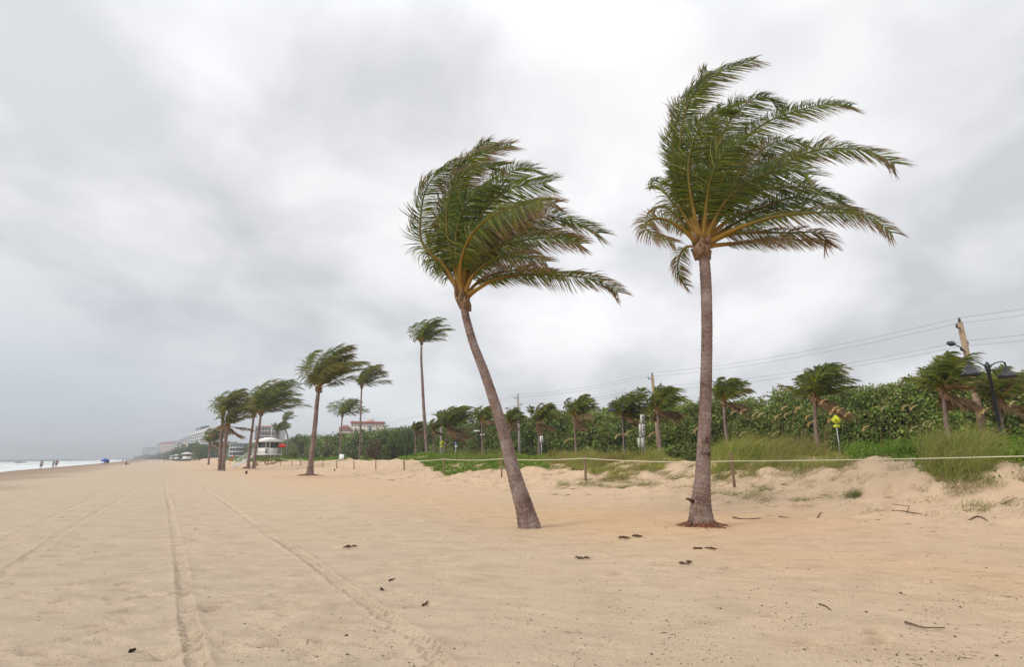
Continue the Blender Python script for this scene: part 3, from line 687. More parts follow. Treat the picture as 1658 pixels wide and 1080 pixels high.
def palm(label, trunk, Y, Lpx, nf, seed, brown=.2, skirt=0, pairs=26, leafr=.24, group=None, wid=.07, base_r=None, wind=1.0, name='coconut_palm', top_r=None, rootn=0, up=.22, yellow=.5, lean=0):
    rng = np.random.default_rng(seed)
    pts = [W(a, b, Y) for a, b in trunk]; g = gz(pts[0].x, pts[0].y)
    if pts[0].z > g + .02: pts = [Vector((pts[0].x, pts[0].y, g - .15))] + pts
    elif pts[0].z < g - .6: g = pts[0].z
    h = pts[-1].z - g
    br = base_r or .20; tr = top_r or .105
    rad = [br * 1.3] + [br * (1 - k / (len(pts) - 1)) + tr * k / (len(pts) - 1) for k in range(1, len(pts))]
    if len(pts) == 2: pts = [pts[0], pts[0].lerp(pts[1], .18), pts[0].lerp(pts[1], .55), pts[1]]; rad = [br * 1.45, br, (br + tr) / 2, tr]
    root = empty(name, (pts[0].x, pts[0].y, max(pts[0].z, g)), label, 'palm tree', group)
    make_trunk(root, pts, rad, .12 if Y < 60 else .4, 10 if Y < 60 else 8, seed, .01)
    L = Lpx * Y / 893.0 * 1.32; c = pts[-1] + Vector((0, 0, .05 * L))
    sheath(root, c - Vector((0, 0, .12)), (0, 0, 1), tr * 1.25, rng, .5)
    for k in range(nf + skirt):
        sk = k >= nf
        az = 2.399 * k + rng.uniform(-.3, .3)
        e = (1.45 - 1.45 * (k / max(1, nf)) ** 1.0 + rng.uniform(-.12, .12) + up) if not sk else rng.uniform(-.75, .1)
        d = np.array([math.cos(az) * math.cos(e), math.sin(az) * math.cos(e), math.sin(e)])
        if sk: az = rng.uniform(-2.0, 2.0); d = np.array([math.cos(az) * .8, math.sin(az) * .7, math.sin(e)])
        p = np.array(c); P = [p.copy()]; ll = L * rng.uniform(.82, 1.08) * (.8 if sk else 1) * (.92 if d[0] < -.2 else 1.05)
        st = 7; wv = wind * rng.uniform(.8, 1.25) * (1.0 if not sk else .9)
        for q in range(st):
            s = (q + 1) / st
            d = nrm(d + WIND * wv * (.06 + .29 * s) + np.array([0, 0, 1.0]) * ((.17 - .30 * s) if not sk else (.02 - .12 * s)))
            p = p + d * ll / st; P.append(p.copy())
        b_ = min(1, brown * rng.uniform(.5, 1.5) + (.12 if e < .3 else 0)) if not sk else .95
        make_frond('frond', root, P, rng, ll * leafr * 1.12, int(pairs * 1.3), wide=wid, wind=.95 * wv, brown=b_, K=4, up=(rng.uniform(-.3, .1), -.5, 1), droop=.55, rbase=.04 * (1 if Y < 60 else 1.4), yellow=yellow * rng.uniform(.5, 1.4), roll=rng.uniform(-.4, .4))
    if rootn: roots(root, pts[0], br * 1.25, rootn, rng, M_root, .9 if Y > 40 else .5)
    return root
def rv(px, v=31.0): return vofY(px, v)
palm('coconut palm standing alone on the open sand, rusty roots spread round its foot', [(501.6, 770), (503.5, 748), (506.6, 722), (510, 690), (513, 655), (515.5, 634)], 49.5, 66, 24, 31, .22, pairs=46, wid=.06, leafr=.27, base_r=.27, top_r=.17, rootn=60, yellow=1.0)
palm('greyish twin palm at the left of the beach cluster, left trunk with the taller crown', [(355.5, 761), (357, 730), (360, 687), (361, 672)], 76, 36, 18, 32, .2, pairs=28, wid=.09, leafr=.3, base_r=.27, top_r=.19, yellow=.8)
palm('twin palm trunk just right of the greyish one, lower browner crown', [(361.5, 762), (363, 735), (367, 700), (368, 692)], 75, 34, 15, 33, .35, 4, pairs=28, wid=.09, leafr=.3, base_r=.27, top_r=.19, yellow=1.0)
palm('yellow-green palm left of the white lifeguard tower, in front of its ramp', [(401.6, 756), (404, 730), (407, 705), (410.7, 676)], 92, 48, 18, 34, .25, pairs=30, wid=.10, leafr=.3, base_r=.30, top_r=.19, rootn=25, yellow=1.5)
palm('dark green palm with the biggest crown of the beach cluster, beside the lifeguard tower', [(410.7, 758), (413.5, 730), (418, 705), (422, 674)], 90, 52, 22, 35, .10, pairs=34, wid=.10, leafr=.3, base_r=.34, top_r=.19, rootn=20, yellow=.3)
palm('small dark palm left of the twin trunks, low wide crown', [(338, 748), (338.5, 735), (339.5, 719)], 150, 24, 16, 36, .3, 4, pairs=18, wid=.2, leafr=.34, base_r=.27, top_r=.2)
palm('thin distant palm above the red parasol', [(466, 712), (463, 698), (460, 683)], 190, 15, 12, 37, .2, pairs=14, wid=.2, leafr=.3, base_r=.35, top_r=.25)
palm('bushy distant palm directly behind the lifeguard tower roof', [(447, 728), (448, 714), (449, 700)], 170, 15, 14, 38, .1, pairs=16, wid=.2, leafr=.34, base_r=.35, top_r=.3)
palm('slender palm in front of the cream and red hotel', [(583, 722), (583.5, 690), (584.5, 655), (585.5, 629)], 100, 36, 17, 39, .25, pairs=30, wid=.1, leafr=.28, base_r=.20, top_r=.14, yellow=.7)
palm('short palm left of the red hotel wing, one frond drooping left', [(552, 715), (552.3, 700), (554, 676)], 135, 28, 18, 40, .12, pairs=24, wid=.13, leafr=.3, base_r=.19, top_r=.17, yellow=.3)
palm('very tall thin palm with a small crown, alone against the sky', [(691.4, 731), (690, 712), (686.5, 667), (683.5, 611), (682, 580), (682.5, 557)], 75, 39, 20, 41, .12, pairs=32, wid=.085, leafr=.27, base_r=.30, top_r=.13, yellow=.4)
gR = 'wind-blown palms along the road'
for (lab, tr, L, nf, sk, br, sd, y) in [
 ('small road palm just left of the very tall palm', [(673, 730), (672, 698)], 15, 13, 5, .3, 51, .5),
 ('small road palm left of the yellow crossing sign far away', [(702, 731), (702, 698)], 17, 13, 7, .3, 52, .5),
 ('bushy road palm with a heavy skirt of brown dead fronds', [(719, 732), (722, 715), (726, 697)], 36, 18, 16, .15, 53, .3),
 ('road palm behind the far twin-headed lamp, left of the leaning palm', [(781, 732), (780, 684)], 24, 15, 7, .25, 54, .4),
 ('road palm half hidden behind the leaning palm trunk', [(827, 730), (825, 686)], 20, 14, 7, .3, 55, .4),
 ('road palm with a brown skirt, first to the right of the leaning palm trunk', [(872.5, 728), (872, 686)], 28, 16, 9, .2, 56, .5),
 ('road palm with a ragged open crown, second right of the leaning palm trunk', [(932, 722), (930.5, 677)], 33, 17, 7, .2, 57, .5),
 ('road palm behind the twin-headed lamp, left of the stacked white signs', [(1011, 724), (1008, 676)], 36, 16, 8, .2, 58, .4),
 ('road palm between the stacked white signs and the straight palm trunk', [(1068, 714), (1064.5, 668)], 40, 17, 11, .2, 59, .5),
 ('mostly brown road palm just right of the straight palm trunk', [(1176, 706), (1174, 690), (1172, 652)], 36, 13, 14, .3, 60, .4),
 ('large road palm standing behind the yellow crossing sign', [(1321, 700), (1320, 680), (1319, 648)], 56, 20, 8, .25, 61, .4),
 ('large road palm left of the leaning wooden utility pole', [(1533, 692), (1531, 670), (1527.5, 637)], 56, 20, 10, .2, 62, .4),
 ('browning road palm at the right edge, behind the black twin-headed lamp', [(1622, 694), (1620, 675), (1618, 652)], 50, 15, 12, .4, 63, .6)]:
    Y = rv(tr[0][0], 30.5 if sd != 63 else 33.5)
    palm(lab, tr, Y, L, nf + 3, sd, br * .7, int(sk * (.4 + .6 * ((sd * 37) % 10) / 10)), pairs=34 if L > 34 else 24, wid=.045 + .0007 * Y, leafr=.30, group=gR, base_r=.095 + .0006 * Y, top_r=.085, yellow=y)

# ------------------------------------------------------------------ thicket and dune vegetation
def rand_leaves(P, size, rng, cols, nrmv=None, shade=None):
    """quads (folded diamond leaves) at points P"""
    n = len(P); a = nrm(rng.normal(0, 1, (n, 3)) + (nrmv * 1.1 if nrmv is not None else 0)); r = nrm(rng.normal(0, 1, (n, 3)))
    t = nrm(np.cross(a, r)); b = np.cross(a, t); s = size * rng.uniform(.6, 1.25, (n, 1))
    V = np.stack([P - t * s, P + b * s * .72 + a * s * .1, P + t * s, P - b * s * .72 + a * s * .1], 1).reshape(-1, 3)
    F = (np.arange(n)[:, None] * 4 + np.arange(4)[None])
    c = np.array(cols)[rng.integers(0, len(cols), n)] * rng.uniform(.7, 1.3, (n, 1))
    return V, F, c[:, None, :].repeat(4, 1).reshape(-1, 3)
def clump_pts(cs, rs, per, rng, flat=.8):
    n = len(cs); d = nrm(rng.normal(0, 1, (n, per, 3))); rr = rng.uniform(.62, 1.08, (n, per, 1)) * (1 + .22 * np.sin(d[..., :1] * 6 + rng.uniform(0, 6, (n, 1, 1))))
    P = cs[:, None] + d * rr * rs[:, None, None] * np.array([1, 1, flat]); return P.reshape(-1, 3), d.reshape(-1, 3)
SG = [(.070, .125, .022), (.10, .16, .03), (.145, .195, .04), (.055, .095, .02), (.12, .14, .04), (.17, .16, .06)]
def top_h(u): return 7.0 + .9 * ss(10, 60, u) + 1.3 * ss(110, 300, u) + 1.7 * float(vn(u / 13., 0.5, 71)) + 1.2 * float(vn(u / 4., 2.5, 72))
def thicket():
    rng = np.random.default_rng(5)
    allV = []; allF = []; allC = []; off = 0
    segs = [(-14, 45, 42.0, 900, 1.0, 270, .105), (45, 120, 42.5, 620, 1.3, 190, .145), (120, 420, 43.0, 900, 2.4, 130, .33), (420, 1300, 40, 420, 6.0, 70, 1.2)]
    for (u0, u1, vf, ncl, rad, per, lf) in segs:
        u = rng.uniform(u0, u1, ncl); hh = np.array([float(top_h(q)) for q in u]) if u1 < 1000 else np.full(ncl, 10.0)
        q = rng.random(ncl); face = q < .6
        z = np.where(face, 1.2 + (hh - 1.6) * rng.random(ncl) ** .8, hh - rad * .6 + rng.uniform(-.5, .25, ncl))
        v = np.where(face, vf + (z / hh) ** 2 * 2.0 + rng.uniform(-.6, .8, ncl) + rad * .5, vf + 1.5 + rng.uniform(0, 7, ncl))
        cs = np.stack([v * CU - u * SU, v * SU + u * CU, z], -1); rs = rad * rng.uniform(.6, 1.15, ncl)
        P, d = clump_pts(cs, rs, per, rng)
        V, F, c = rand_leaves(P, lf, rng, SG, d)
        k = np.repeat(rng.uniform(.72, 1.3, ncl), per * 4)[:, None]; yl = np.repeat(rng.random(ncl) ** 4, per * 4)[:, None] * .4
        uu = np.repeat(u, per * 4)[:, None]; band = fbm(uu / 7.0, uu * 0 + 3.3, 55, 3)
        c = c * k * 1.22 * (1 - yl) + np.array([.16, .15, .035]) * yl; c = c * (1 + .55 * band) * np.array([1, 1, 1]) + np.array([.025, .018, .0]) * np.clip(band * 1.6, 0, 1)
        allV.append(V); allF.append(F + off); allC.append(c); off += len(V)
    # rough hull added inside the leaves to block gaps, deep shade in its colour
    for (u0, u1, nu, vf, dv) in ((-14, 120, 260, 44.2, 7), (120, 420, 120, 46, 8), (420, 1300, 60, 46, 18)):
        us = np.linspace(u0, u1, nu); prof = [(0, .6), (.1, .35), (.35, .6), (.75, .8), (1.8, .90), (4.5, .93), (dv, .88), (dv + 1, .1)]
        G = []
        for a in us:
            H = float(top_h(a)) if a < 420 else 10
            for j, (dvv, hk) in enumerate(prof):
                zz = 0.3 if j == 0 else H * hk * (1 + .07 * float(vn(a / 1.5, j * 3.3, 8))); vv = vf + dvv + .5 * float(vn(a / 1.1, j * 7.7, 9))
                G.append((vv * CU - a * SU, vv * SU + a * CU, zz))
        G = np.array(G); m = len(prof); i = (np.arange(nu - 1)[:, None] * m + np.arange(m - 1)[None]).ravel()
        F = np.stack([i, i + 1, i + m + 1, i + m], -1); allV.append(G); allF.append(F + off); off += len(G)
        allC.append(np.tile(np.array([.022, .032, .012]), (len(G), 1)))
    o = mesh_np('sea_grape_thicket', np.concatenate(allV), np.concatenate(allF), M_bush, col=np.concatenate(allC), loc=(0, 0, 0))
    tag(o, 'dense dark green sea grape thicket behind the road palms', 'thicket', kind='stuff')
thicket()
def tree(label, px, pyb, pyt, Y, wpx, seed, cols=SG, cat='tree', name='shore_tree', flat=.6, trunkh=.5, dens=16, leaf=.011):
    rng = np.random.default_rng(seed); b = W(px, pyb, Y); g = gz(b.x, b.y); b.z = g if b.z > g else b.z; t = W(px, pyt, Y); w = wpx * Y / 893
    root = empty(name, b, label, cat); H = t.z - b.z; mb = MB()
    mb.tube([b - Vector((0, 0, .2)), b.lerp(t, .3) + Vector((w * .03, 0, 0)), b.lerp(t, .75)], [H * .035, H * .025, H * .012], 8)
    cs = []; 
    for k in range(dens):
        a = rng.uniform(0, 6.28); r = w * .42 * math.sqrt(rng.random()); zz = trunkh + (1 - trunkh) * rng.uniform(.15, .85) * (1 - .5 * (r / (w * .45)) ** 2)
        p = Vector((b.x + r * math.cos(a), b.y + r * math.sin(a), b.z + H * zz)); cs.append(tuple(p))
        mb.tube([b.lerp(t, trunkh * .6), b.lerp(t, trunkh * .8).lerp(p, .5), p], [H * .016, H * .010, H * .004], 5)
    mb.build('trunk', M_stick, root, smooth=True)
    P, d = clump_pts(np.array(cs), np.full(dens, w * .17) * rng.uniform(.7, 1.2, dens), 150, rng, flat)
    V, F, c = rand_leaves(P, w * leaf * 2.2, rng, cols, d); c = c * np.repeat(rng.uniform(.7, 1.3, dens), 600)[:, None]
    mesh_np('crown', V, F, M_bush, root, col=c); return root
tree('flat-topped dark tree right of the red parasol, behind the rope fence', 487, 735, 697, 200, 34, 71, flat=.5)
tree('rounded light green tree left of the very tall thin palm', 637, 735, 690, 105, 34, 72, [(.07, .11, .02), (.09, .13, .02)], flat=.8, trunkh=.15, dens=26)
tree('low round tree between the lone sand palm and the hotel', 528, 735, 700, 150, 26, 73, trunkh=.2, flat=.8)
tree('dried brown thatchy shrub below the grey block beside the hotel', 606, 732, 700, 95, 26, 74, [(.13, .09, .05), (.09, .06, .04), (.10, .09, .04)], 'shrub', 'dry_shrub', .9, .05, 26)
tree('dark shrubby tree behind the far end of the rope fence', 470, 740, 712, 160, 24, 76, trunkh=.1, flat=.8)
tree('dark bushy tree below the pale high-rise row on the left', 322, 745, 716, 330, 36, 77, trunkh=.05, flat=.8, dens=26)
tree('small dark tree in front of the sandy yellow building', 303, 742, 722, 420, 14, 78, trunkh=.05, flat=1, dens=14)

EDGE = [(1900, 765), (1658, 765), (1610, 785), (1560, 796), (1500, 775), (1482, 746), (1380, 744), (1360, 752), (1290, 764), (1250, 768), (1190, 785), (1150, 775), (1118, 742), (1080, 752), (1060, 762), (1000, 776), (950, 770), (900, 760), (850, 756), (780, 765), (730, 770), (700, 760), (670, 745), (640, 744), (480, 746), (430, 748), (250, 745)]
EX = np.array([e[0] for e in EDGE][::-1], float); EY = np.array([e[1] for e in EDGE][::-1], float)
GR = [(.26, .285, .05), (.19, .245, .042), (.34, .32, .075), (.12, .185, .032), (.40, .33, .14)]
def blades(B, h, rng, cols, wid, lean=.8, K=4, spread=.45, wpow=1.0):
    n = len(B); d = nrm(np.stack([rng.normal(0, spread, n), rng.normal(0, spread, n), np.ones(n)], -1)); P = np.zeros((n, K, 3)); P[:, 0] = B - np.array([0, 0, .03])
    wl = lean * rng.uniform(.5, 1.5, n)[:, None]
    for k in range(1, K):
        d = nrm(d + WIND[None] * wl * .45 + np.array([0, 0, -.12 * k])[None]); P[:, k] = P[:, k - 1] + d * (h / (K - 1))[:, None]
    sv = nrm(np.cross(d, rng.normal(0, 1, (n, 3)))); wd = wid[:, None] * .5 * np.linspace(1, .12, K)[None]
    V, F = strips(P, sv, wd)
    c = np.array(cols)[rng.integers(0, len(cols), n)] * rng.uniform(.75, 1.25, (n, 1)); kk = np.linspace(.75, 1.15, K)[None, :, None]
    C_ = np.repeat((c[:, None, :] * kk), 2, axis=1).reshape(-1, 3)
    return V, F, C_
def grass():
    rng = np.random.default_rng(8)
    N = 900000
    # sample evenly over the picture-relevant wedge of the dune: u log-ish
    u = -12 + 270 * rng.random(N) ** 2.2; v = rng.uniform(19.0, 32.5, N)
    x = v * CU - u * SU; y = v * SU + u * CU; z = base_z(x, y); px, py = proj(np.stack([x, y, z], -1))
    e = np.interp(px, EX, EY) + 9 * fbm(px / 26., py / 9., 33, 3) * np.clip(px / 700 - .3, .15, 1.0)
    clum = fbm(x / 1.1, y / 1.1, 34, 3)
    ok = (y > 3) & (py < e) & (rng.random(N) < np.clip(.62 + 1.5 * clum, .05, 1))
    ok &= ~((px > 1368) & (px < 1490) & (rng.random(N) < .5) & (v < 23.4))
    idx = np.nonzero(ok)[0]
    dist = np.hypot(x[idx], y[idx]); keep = rng.random(len(idx)) < np.clip(1.3 * (30 / dist) ** .5, 0, 1); idx = idx[keep]; rng.shuffle(idx); idx = idx[:230000]
    x, y, z, px, py, v, u, clum = [q[idx] for q in (x, y, z, px, py, v, u, clum)]; n = len(idx); dist = np.hypot(x, y)
    pj = px + 60 * fbm(x / 2., y / 2., 91, 2); green = ((pj > 640) & (pj < 880) & (v < 30)) | ((px > 1375) & (px < 1500)) | (px > 1610) | (px < 600)
    vine = green & (rng.random(n) < .8)
    tall = np.clip(.62 + .85 * clum + .3 * (px > 1480) * (px < 1610) + .25 * ((px > 1130) & (px < 1360)), .30, 1.4) * rng.uniform(.7, 1.25, n)
    edge = np.clip((np.interp(px, EX, EY) - py) / 26, .32, 1)
    h = np.where(vine, rng.uniform(.16, .36, n), tall) * edge * np.clip(dist / 22, .8, 1.6)
    h = np.where(px < 620, h * .8, h)
    mound = vine & (px > 1360) & (v > 23.4); h = np.where(mound, rng.uniform(.35, .85, n), h)
    B = np.stack([x, y, z], -1)
    wid = np.clip(.008 + dist * .00042, .009, .12)
    g = ~vine
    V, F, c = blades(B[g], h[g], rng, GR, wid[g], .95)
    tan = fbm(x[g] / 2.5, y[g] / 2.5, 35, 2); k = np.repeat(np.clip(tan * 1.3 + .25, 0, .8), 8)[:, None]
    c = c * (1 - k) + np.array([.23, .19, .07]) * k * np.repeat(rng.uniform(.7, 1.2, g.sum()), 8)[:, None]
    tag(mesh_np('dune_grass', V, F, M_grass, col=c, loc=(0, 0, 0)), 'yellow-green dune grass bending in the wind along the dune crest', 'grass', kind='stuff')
    VG = [(.11, .21, .025), (.15, .25, .03), (.08, .16, .022), (.19, .26, .04)]
    Bv = B[vine]; Bv = Bv + np.stack([rng.normal(0, .08, len(Bv)), rng.normal(0, .08, len(Bv)), h[vine] * rng.uniform(.2, 1, len(Bv))], -1)
    V2, F2, c2 = rand_leaves(Bv, .075, rng, VG); sc = np.repeat(np.clip(dist[vine] / 45, .7, 2.6), 4)[:, None]; ctr = np.repeat(Bv, 4, 0); V2 = ctr + (V2 - ctr) * sc
    nb = rng.random(len(Bv)) < .5
    V3, F3, c3 = blades(B[vine][nb], h[vine][nb] * 1.3, rng, VG, wid[vine][nb] * 1.4, .7)
    tag(mesh_np('beach_creeper', np.concatenate([V2, V3]), np.concatenate([F2, F3 + len(V2)]), M_grass, col=np.concatenate([c2, c3]), loc=(0, 0, 0)), 'bright green creeping ground cover on the dune', 'ground cover', kind='stuff')
    # sparse sprigs and runners scattered over the bare dune face
    N = 60000; u = -10 + 60 * rng.random(N) ** 1.4; v = rng.uniform(16.2, 26, N); x = v * CU - u * SU; y = v * SU + u * CU
    cl = fbm(x / .9, y / .9, 36, 2); ok = (cl > .20 - .16 * ss(17, 22, v)) & (y > 4); idx = np.nonzero(ok)[0]; rng.shuffle(idx); idx = idx[:15000]; x, y = x[idx], y[idx]
    B = np.stack([x, y, base_z(x, y)], -1); n = len(B)
    vv_ = x * CU + y * SU; V, F, c = blades(B, rng.uniform(.05, .20, n) + .28 * ss(19, 23, vv_) * rng.random(n), rng, [(.26, .22, .10), (.22, .21, .07), (.17, .21, .06), (.13, .09, .06)], np.full(n, .014), 1.5, spread=.8)
    cv = rng.uniform(17.2, 24.8, 260); cu = -9 + 34 * rng.random(260); m_ = 70
    xx = np.repeat(cv * CU - cu * SU, m_) + rng.normal(0, .22, 260 * m_); yy = np.repeat(cv * SU + cu * CU, m_) + rng.normal(0, .22, 260 * m_)
    B2 = np.stack([xx, yy, base_z(xx, yy)], -1); hs = np.repeat(rng.uniform(.12, .52, 260), m_) * rng.uniform(.5, 1.1, 260 * m_)
    ppx = proj(B2)[0]; kk_ = (yy > 4) & (ppx > 900); B2 = B2[kk_]; hs = hs[kk_]
    Va, Fa, ca_ = blades(B2, hs, rng, [(.24, .24, .08), (.17, .21, .06), (.30, .24, .11), (.12, .16, .05)], np.full(len(B2), .011), 1.3, spread=.6)
    F = np.concatenate([F, Fa + len(V)]); V = np.concatenate([V, Va]); c = np.concatenate([c, ca_])
    tag(mesh_np('sparse_grass', V, F, M_grass, col=c, loc=(0, 0, 0)), 'sparse dry sprigs scattered over the bare dune face', 'grass', kind='stuff')
grass()
def on_ground(px, py):
    """march the sight line of a pixel to the terrain"""
    d = pxdir(px, py); t = 2.0
    while t < 400:
        p = Vector((0, 0, CAMZ)) + d * t
        if p.z <= gz(p.x, p.y): return Vector((p.x, p.y, gz(p.x, p.y)))
        t += .05 if t < 60 else .5
    return p
def tuft(label, px, py, n, h, seed, r=.28, cols=None, group=None):
    rng = np.random.default_rng(seed); g = on_ground(px, py); root = None
    a = rng.uniform(0, 6.28, n); rr = r * np.sqrt(rng.random(n)); x = g.x + rr * np.cos(a); y = g.y + rr * np.sin(a)
    B = np.stack([x, y, base_z(x, y)], -1)
    V, F, c = blades(B, h * rng.uniform(.5, 1.2, n), rng, cols or [(.11, .17, .04), (.16, .19, .05), (.24, .19, .09)], np.full(n, .010), .9, K=5, spread=.5)
    return tag(mesh_np('grass_tuft', V, F, M_grass, col=c, loc=g), label, 'grass tuft', group)
tuft('isolated green grass tuft at the foot of the dune, below the yellow crossing sign', 1380, 803, 220, .42, 81, .22)
tuft('thin grass tuft on the slope just right of the nearest rope post', 1268, 786, 70, .22, 82, .12)
tuft('grass tuft hugging the right side of the straight palm trunk', 1172, 770, 380, .55, 83, .5)
tuft('dry tuft left of the straight palm, in front of the rope', 990, 778, 220, .35, 84, .7, [(.13, .15, .05), (.22, .18, .09)])
tuft('tallest grass clump at the right, under the black twin-headed lamp', 1550, 760, 1500, 1.25, 85, .95, GR)
tuft('low green tuft below the tallest grass clump at the right', 1552, 790, 260, .35, 86, .5)
tuft('orange-brown tuft low on the slope, left of the tallest grass clump', 1495, 790, 160, .28, 87, .35, [(.26, .15, .05), (.16, .16, .05)])
tuft('sparse tuft near the right edge in front of the rope', 1648, 772, 120, .4, 88, .3)
tuft('grass clump in front of the yellow crossing sign post', 1300, 735, 900, .85, 89, .9, GR)
tuft('grassy clump right of the straight palm along the crest', 1235, 735, 800, .8, 90, .9, GR)

M_oat = leafmat('sea_oat', .2, .8, .1)
def oat(label, hx, hy, sx, sy, seed, gold=.5, big=1.0, v=25.5):
    rng = np.random.default_rng(seed); Y = vofY(hx, v); top = W(hx, hy, Y); b = W(sx, sy, Y); b.z = gz(b.x, b.y)
    root = empty('sea_oat_stalk', b, label, 'sea oats', 'sea oat stalks along the dune crest')
    top0 = top + Vector((-.07, 0, -.2)) * big; P = [b, b.lerp(top0, .5) + Vector((-.05, 0, .03)), top0, top + Vector((.06, 0, .05)) * big]
    Q, L = catmull([tuple(p) for p in P], 10); V, F = tube([Vector(q) for q in Q], list(np.linspace(.011, .006, 10)), 5)
    cst = np.array([.22, .18, .08]) * (1 - gold) + np.array([.34, .23, .10]) * gold
    mesh_np('stem', [tuple(v_) for v_ in V], F, M_oat, root, col=np.tile(cst * .8, (len(V), 1)))
    n = 110; t = rng.random(n); D = Vector((.12, .03, .36)) * big
    def hp(k): return top + D * (k - .6) + Vector((.26 * k * k, .06 * k * k, -.16 * k * k)) * big
    B = np.array([tuple(hp(k)) for k in t])
    S = np.stack([rng.uniform(.015, .075, n) * big, rng.normal(0, .022, n), rng.uniform(-.05, .03, n) * big], -1) * (1.15 - .6 * t[:, None])
    PP = np.stack([B, B + S * .5, B + S], 1); sv = nrm(np.cross(S, rng.normal(0, 1, (n, 3)))); wd = np.tile(np.array([.3, 1, .2]) * .018 * big, (n, 1))
    V, F = strips(PP, sv, wd); cc = (np.array([.52, .47, .30]) * (1 - gold) + np.array([.64, .46, .23]) * gold) * rng.uniform(.7, 1.25, (len(V), 1))
    mesh_np('seed_head', V, F, M_oat, root, col=cc)
    return root
OA = [('just right of the straight palm trunk', [(1184, 665, 1176, 712), (1199, 663, 1188, 715), (1198, 699, 1190, 722), (1219, 667, 1210, 715), (1228, 668, 1222, 715)], .5),
      ('left of the road palm behind the crossing sign', [(1252, 699, 1248, 722), (1255, 671, 1247, 715), (1266, 657, 1258, 712), (1270, 668, 1264, 712), (1287, 660, 1276, 714), (1289, 657, 1279, 715)], .6),
      ('in the golden clump left of the crossing sign', [(1305, 671, 1292, 712), (1308, 682, 1300, 716), (1329, 646, 1310, 712), (1344, 663, 1330, 712), (1348, 658, 1333, 715), (1341, 676, 1330, 712), (1356, 660, 1332, 716), (1368, 667, 1334, 714)], .95),
      ('arching low right of the yellow crossing sign', [(1397, 689, 1368, 716)], .8),
      ('in the pair well right of the crossing sign', [(1461, 655, 1451, 706), (1474, 656, 1460, 706)], .6),
      ('in the dark thin group left of the utility pole', [(1427, 657, 1424, 702), (1494, 681, 1493, 710), (1504, 683, 1502, 712), (1474, 690, 1472, 710)], .2),
      ('rising from the tallest grass clump', [(1590, 660, 1572, 712), (1585, 664, 1570, 715)], .9),
      ('leaning over the right edge below the black twin-headed lamp', [(1634, 648, 1602, 700)], .3),
      ('behind the straight palm trunk on its left', [(1124, 691, 1115, 722)], .5),
      ('right of the stacked white signs', [(1052, 699, 1045, 722)], .4),
      ('left of the lamp and stacked white signs', [(997, 702, 990, 726), (1013, 697, 1003, 726)], .4),
      ('in front of the ragged road palm', [(915, 710, 910, 730)], .4)]
k = 0
for (w_, lst, gold) in OA:
    for q, (a, b, c_, d_) in enumerate(lst):
        k += 1; side = '' if len(lst) == 1 else (', leftmost there' if q == 0 else ', rightmost there' if q == len(lst) - 1 else ', ' + ['', 'second', 'third', 'fourth', 'fifth', 'sixth', 'seventh'][q] + ' from left')
        oat('sea oat stalk ' + w_ + side, a, b, c_, d_, 200 + k, gold, 1.0 if a > 1150 else 1.5, 25.0 if a > 1150 else 26)

# ------------------------------------------------------------------ sand litter
def litter():
    rng = np.random.default_rng(77); V = []; F = []; n = 0
    def put(x, y, L, w, h, ang, flat):
        nonlocal n
        z = float(zz); ca, sa = math.cos(ang), math.sin(ang)
        V.extend([(x - ca * L, y - sa * L, z), (x + sa * w, y - ca * w, z + h * .3), (x + ca * L, y + sa * L, z + h * .2), (x - sa * w, y + ca * w, z + h * .3), (x, y, z + h)])
        F.extend([(n, n + 1, n + 4), (n + 1, n + 2, n + 4), (n + 2, n + 3, n + 4), (n + 3, n, n + 4)]); n += 5
    N = 8200; px = rng.uniform(-80, 1740, N * 3); py = 782 + 320 * rng.random(N * 3) ** .85
    dens = .12 + .62 * ss(430, 900, px) * ss(800, 960, py) + .55 * ss(950, 1060, py) * ss(250, 500, px) + .9 * np.exp(-((px - 600) / 90) ** 2 - ((py - 868) / 16) ** 2) + .3 * ss(1300, 1600, px)
    dens = dens * (.35 + 1.5 * ss(-.2, .35, fbm(px / 60., py / 22., 44, 3)))
    sel = np.nonzero(rng.random(N * 3) < dens * .42)[0]
    G = np.array([tuple(ground_px(px[i], py[i])) for i in sel]); Z = ground_z(G[:, 0], G[:, 1], True)
    for i, (x, y, _) in enumerate(G):
        zz = Z[i] - .001; r = math.hypot(x, y); s = rng.lognormal(-.3, .48) * (.0042 + .00035 * r)
        if rng.random() < .3: put(x, y, s * rng.uniform(1.5, 4.2), s * .35, s * .5, rng.uniform(-.8, .8), 1)
        else: put(x, y, s, s * rng.uniform(.5, .9), s * .8, rng.uniform(0, 3), 0)
    tag(mesh_np('beach_litter', V, F, M_husk, loc=(0, 0, 0)), 'tiny dark bits of husk and weed strewn over the sand', 'debris', kind='stuff')
    V.clear(); F.clear(); n = 0
    # litter trodden into the dune foot
    u = -8 + 60 * rng.random(1500) ** 1.3; v = rng.uniform(14.5, 20, 1500); x = v * CU - u * SU; y = v * SU + u * CU; m = (fbm(x / 1.5, y / 1.5, 46, 2) > -.02) & (y > 4); x, y = x[m], y[m]
    Z = ground_z(x, y, True)
    for i in range(len(x)):
        zz = Z[i]; s = rng.lognormal(-.1, .5) * .03; put(x[i], y[i], s * rng.uniform(1, 4), s * .3, s * .4, rng.uniform(-.7, .7), 1)
    tag(mesh_np('dune_litter', V, F, M_husk, loc=(0, 0, 0)), 'brown twigs and husks littering the foot of the dune', 'debris', kind='stuff')
litter()
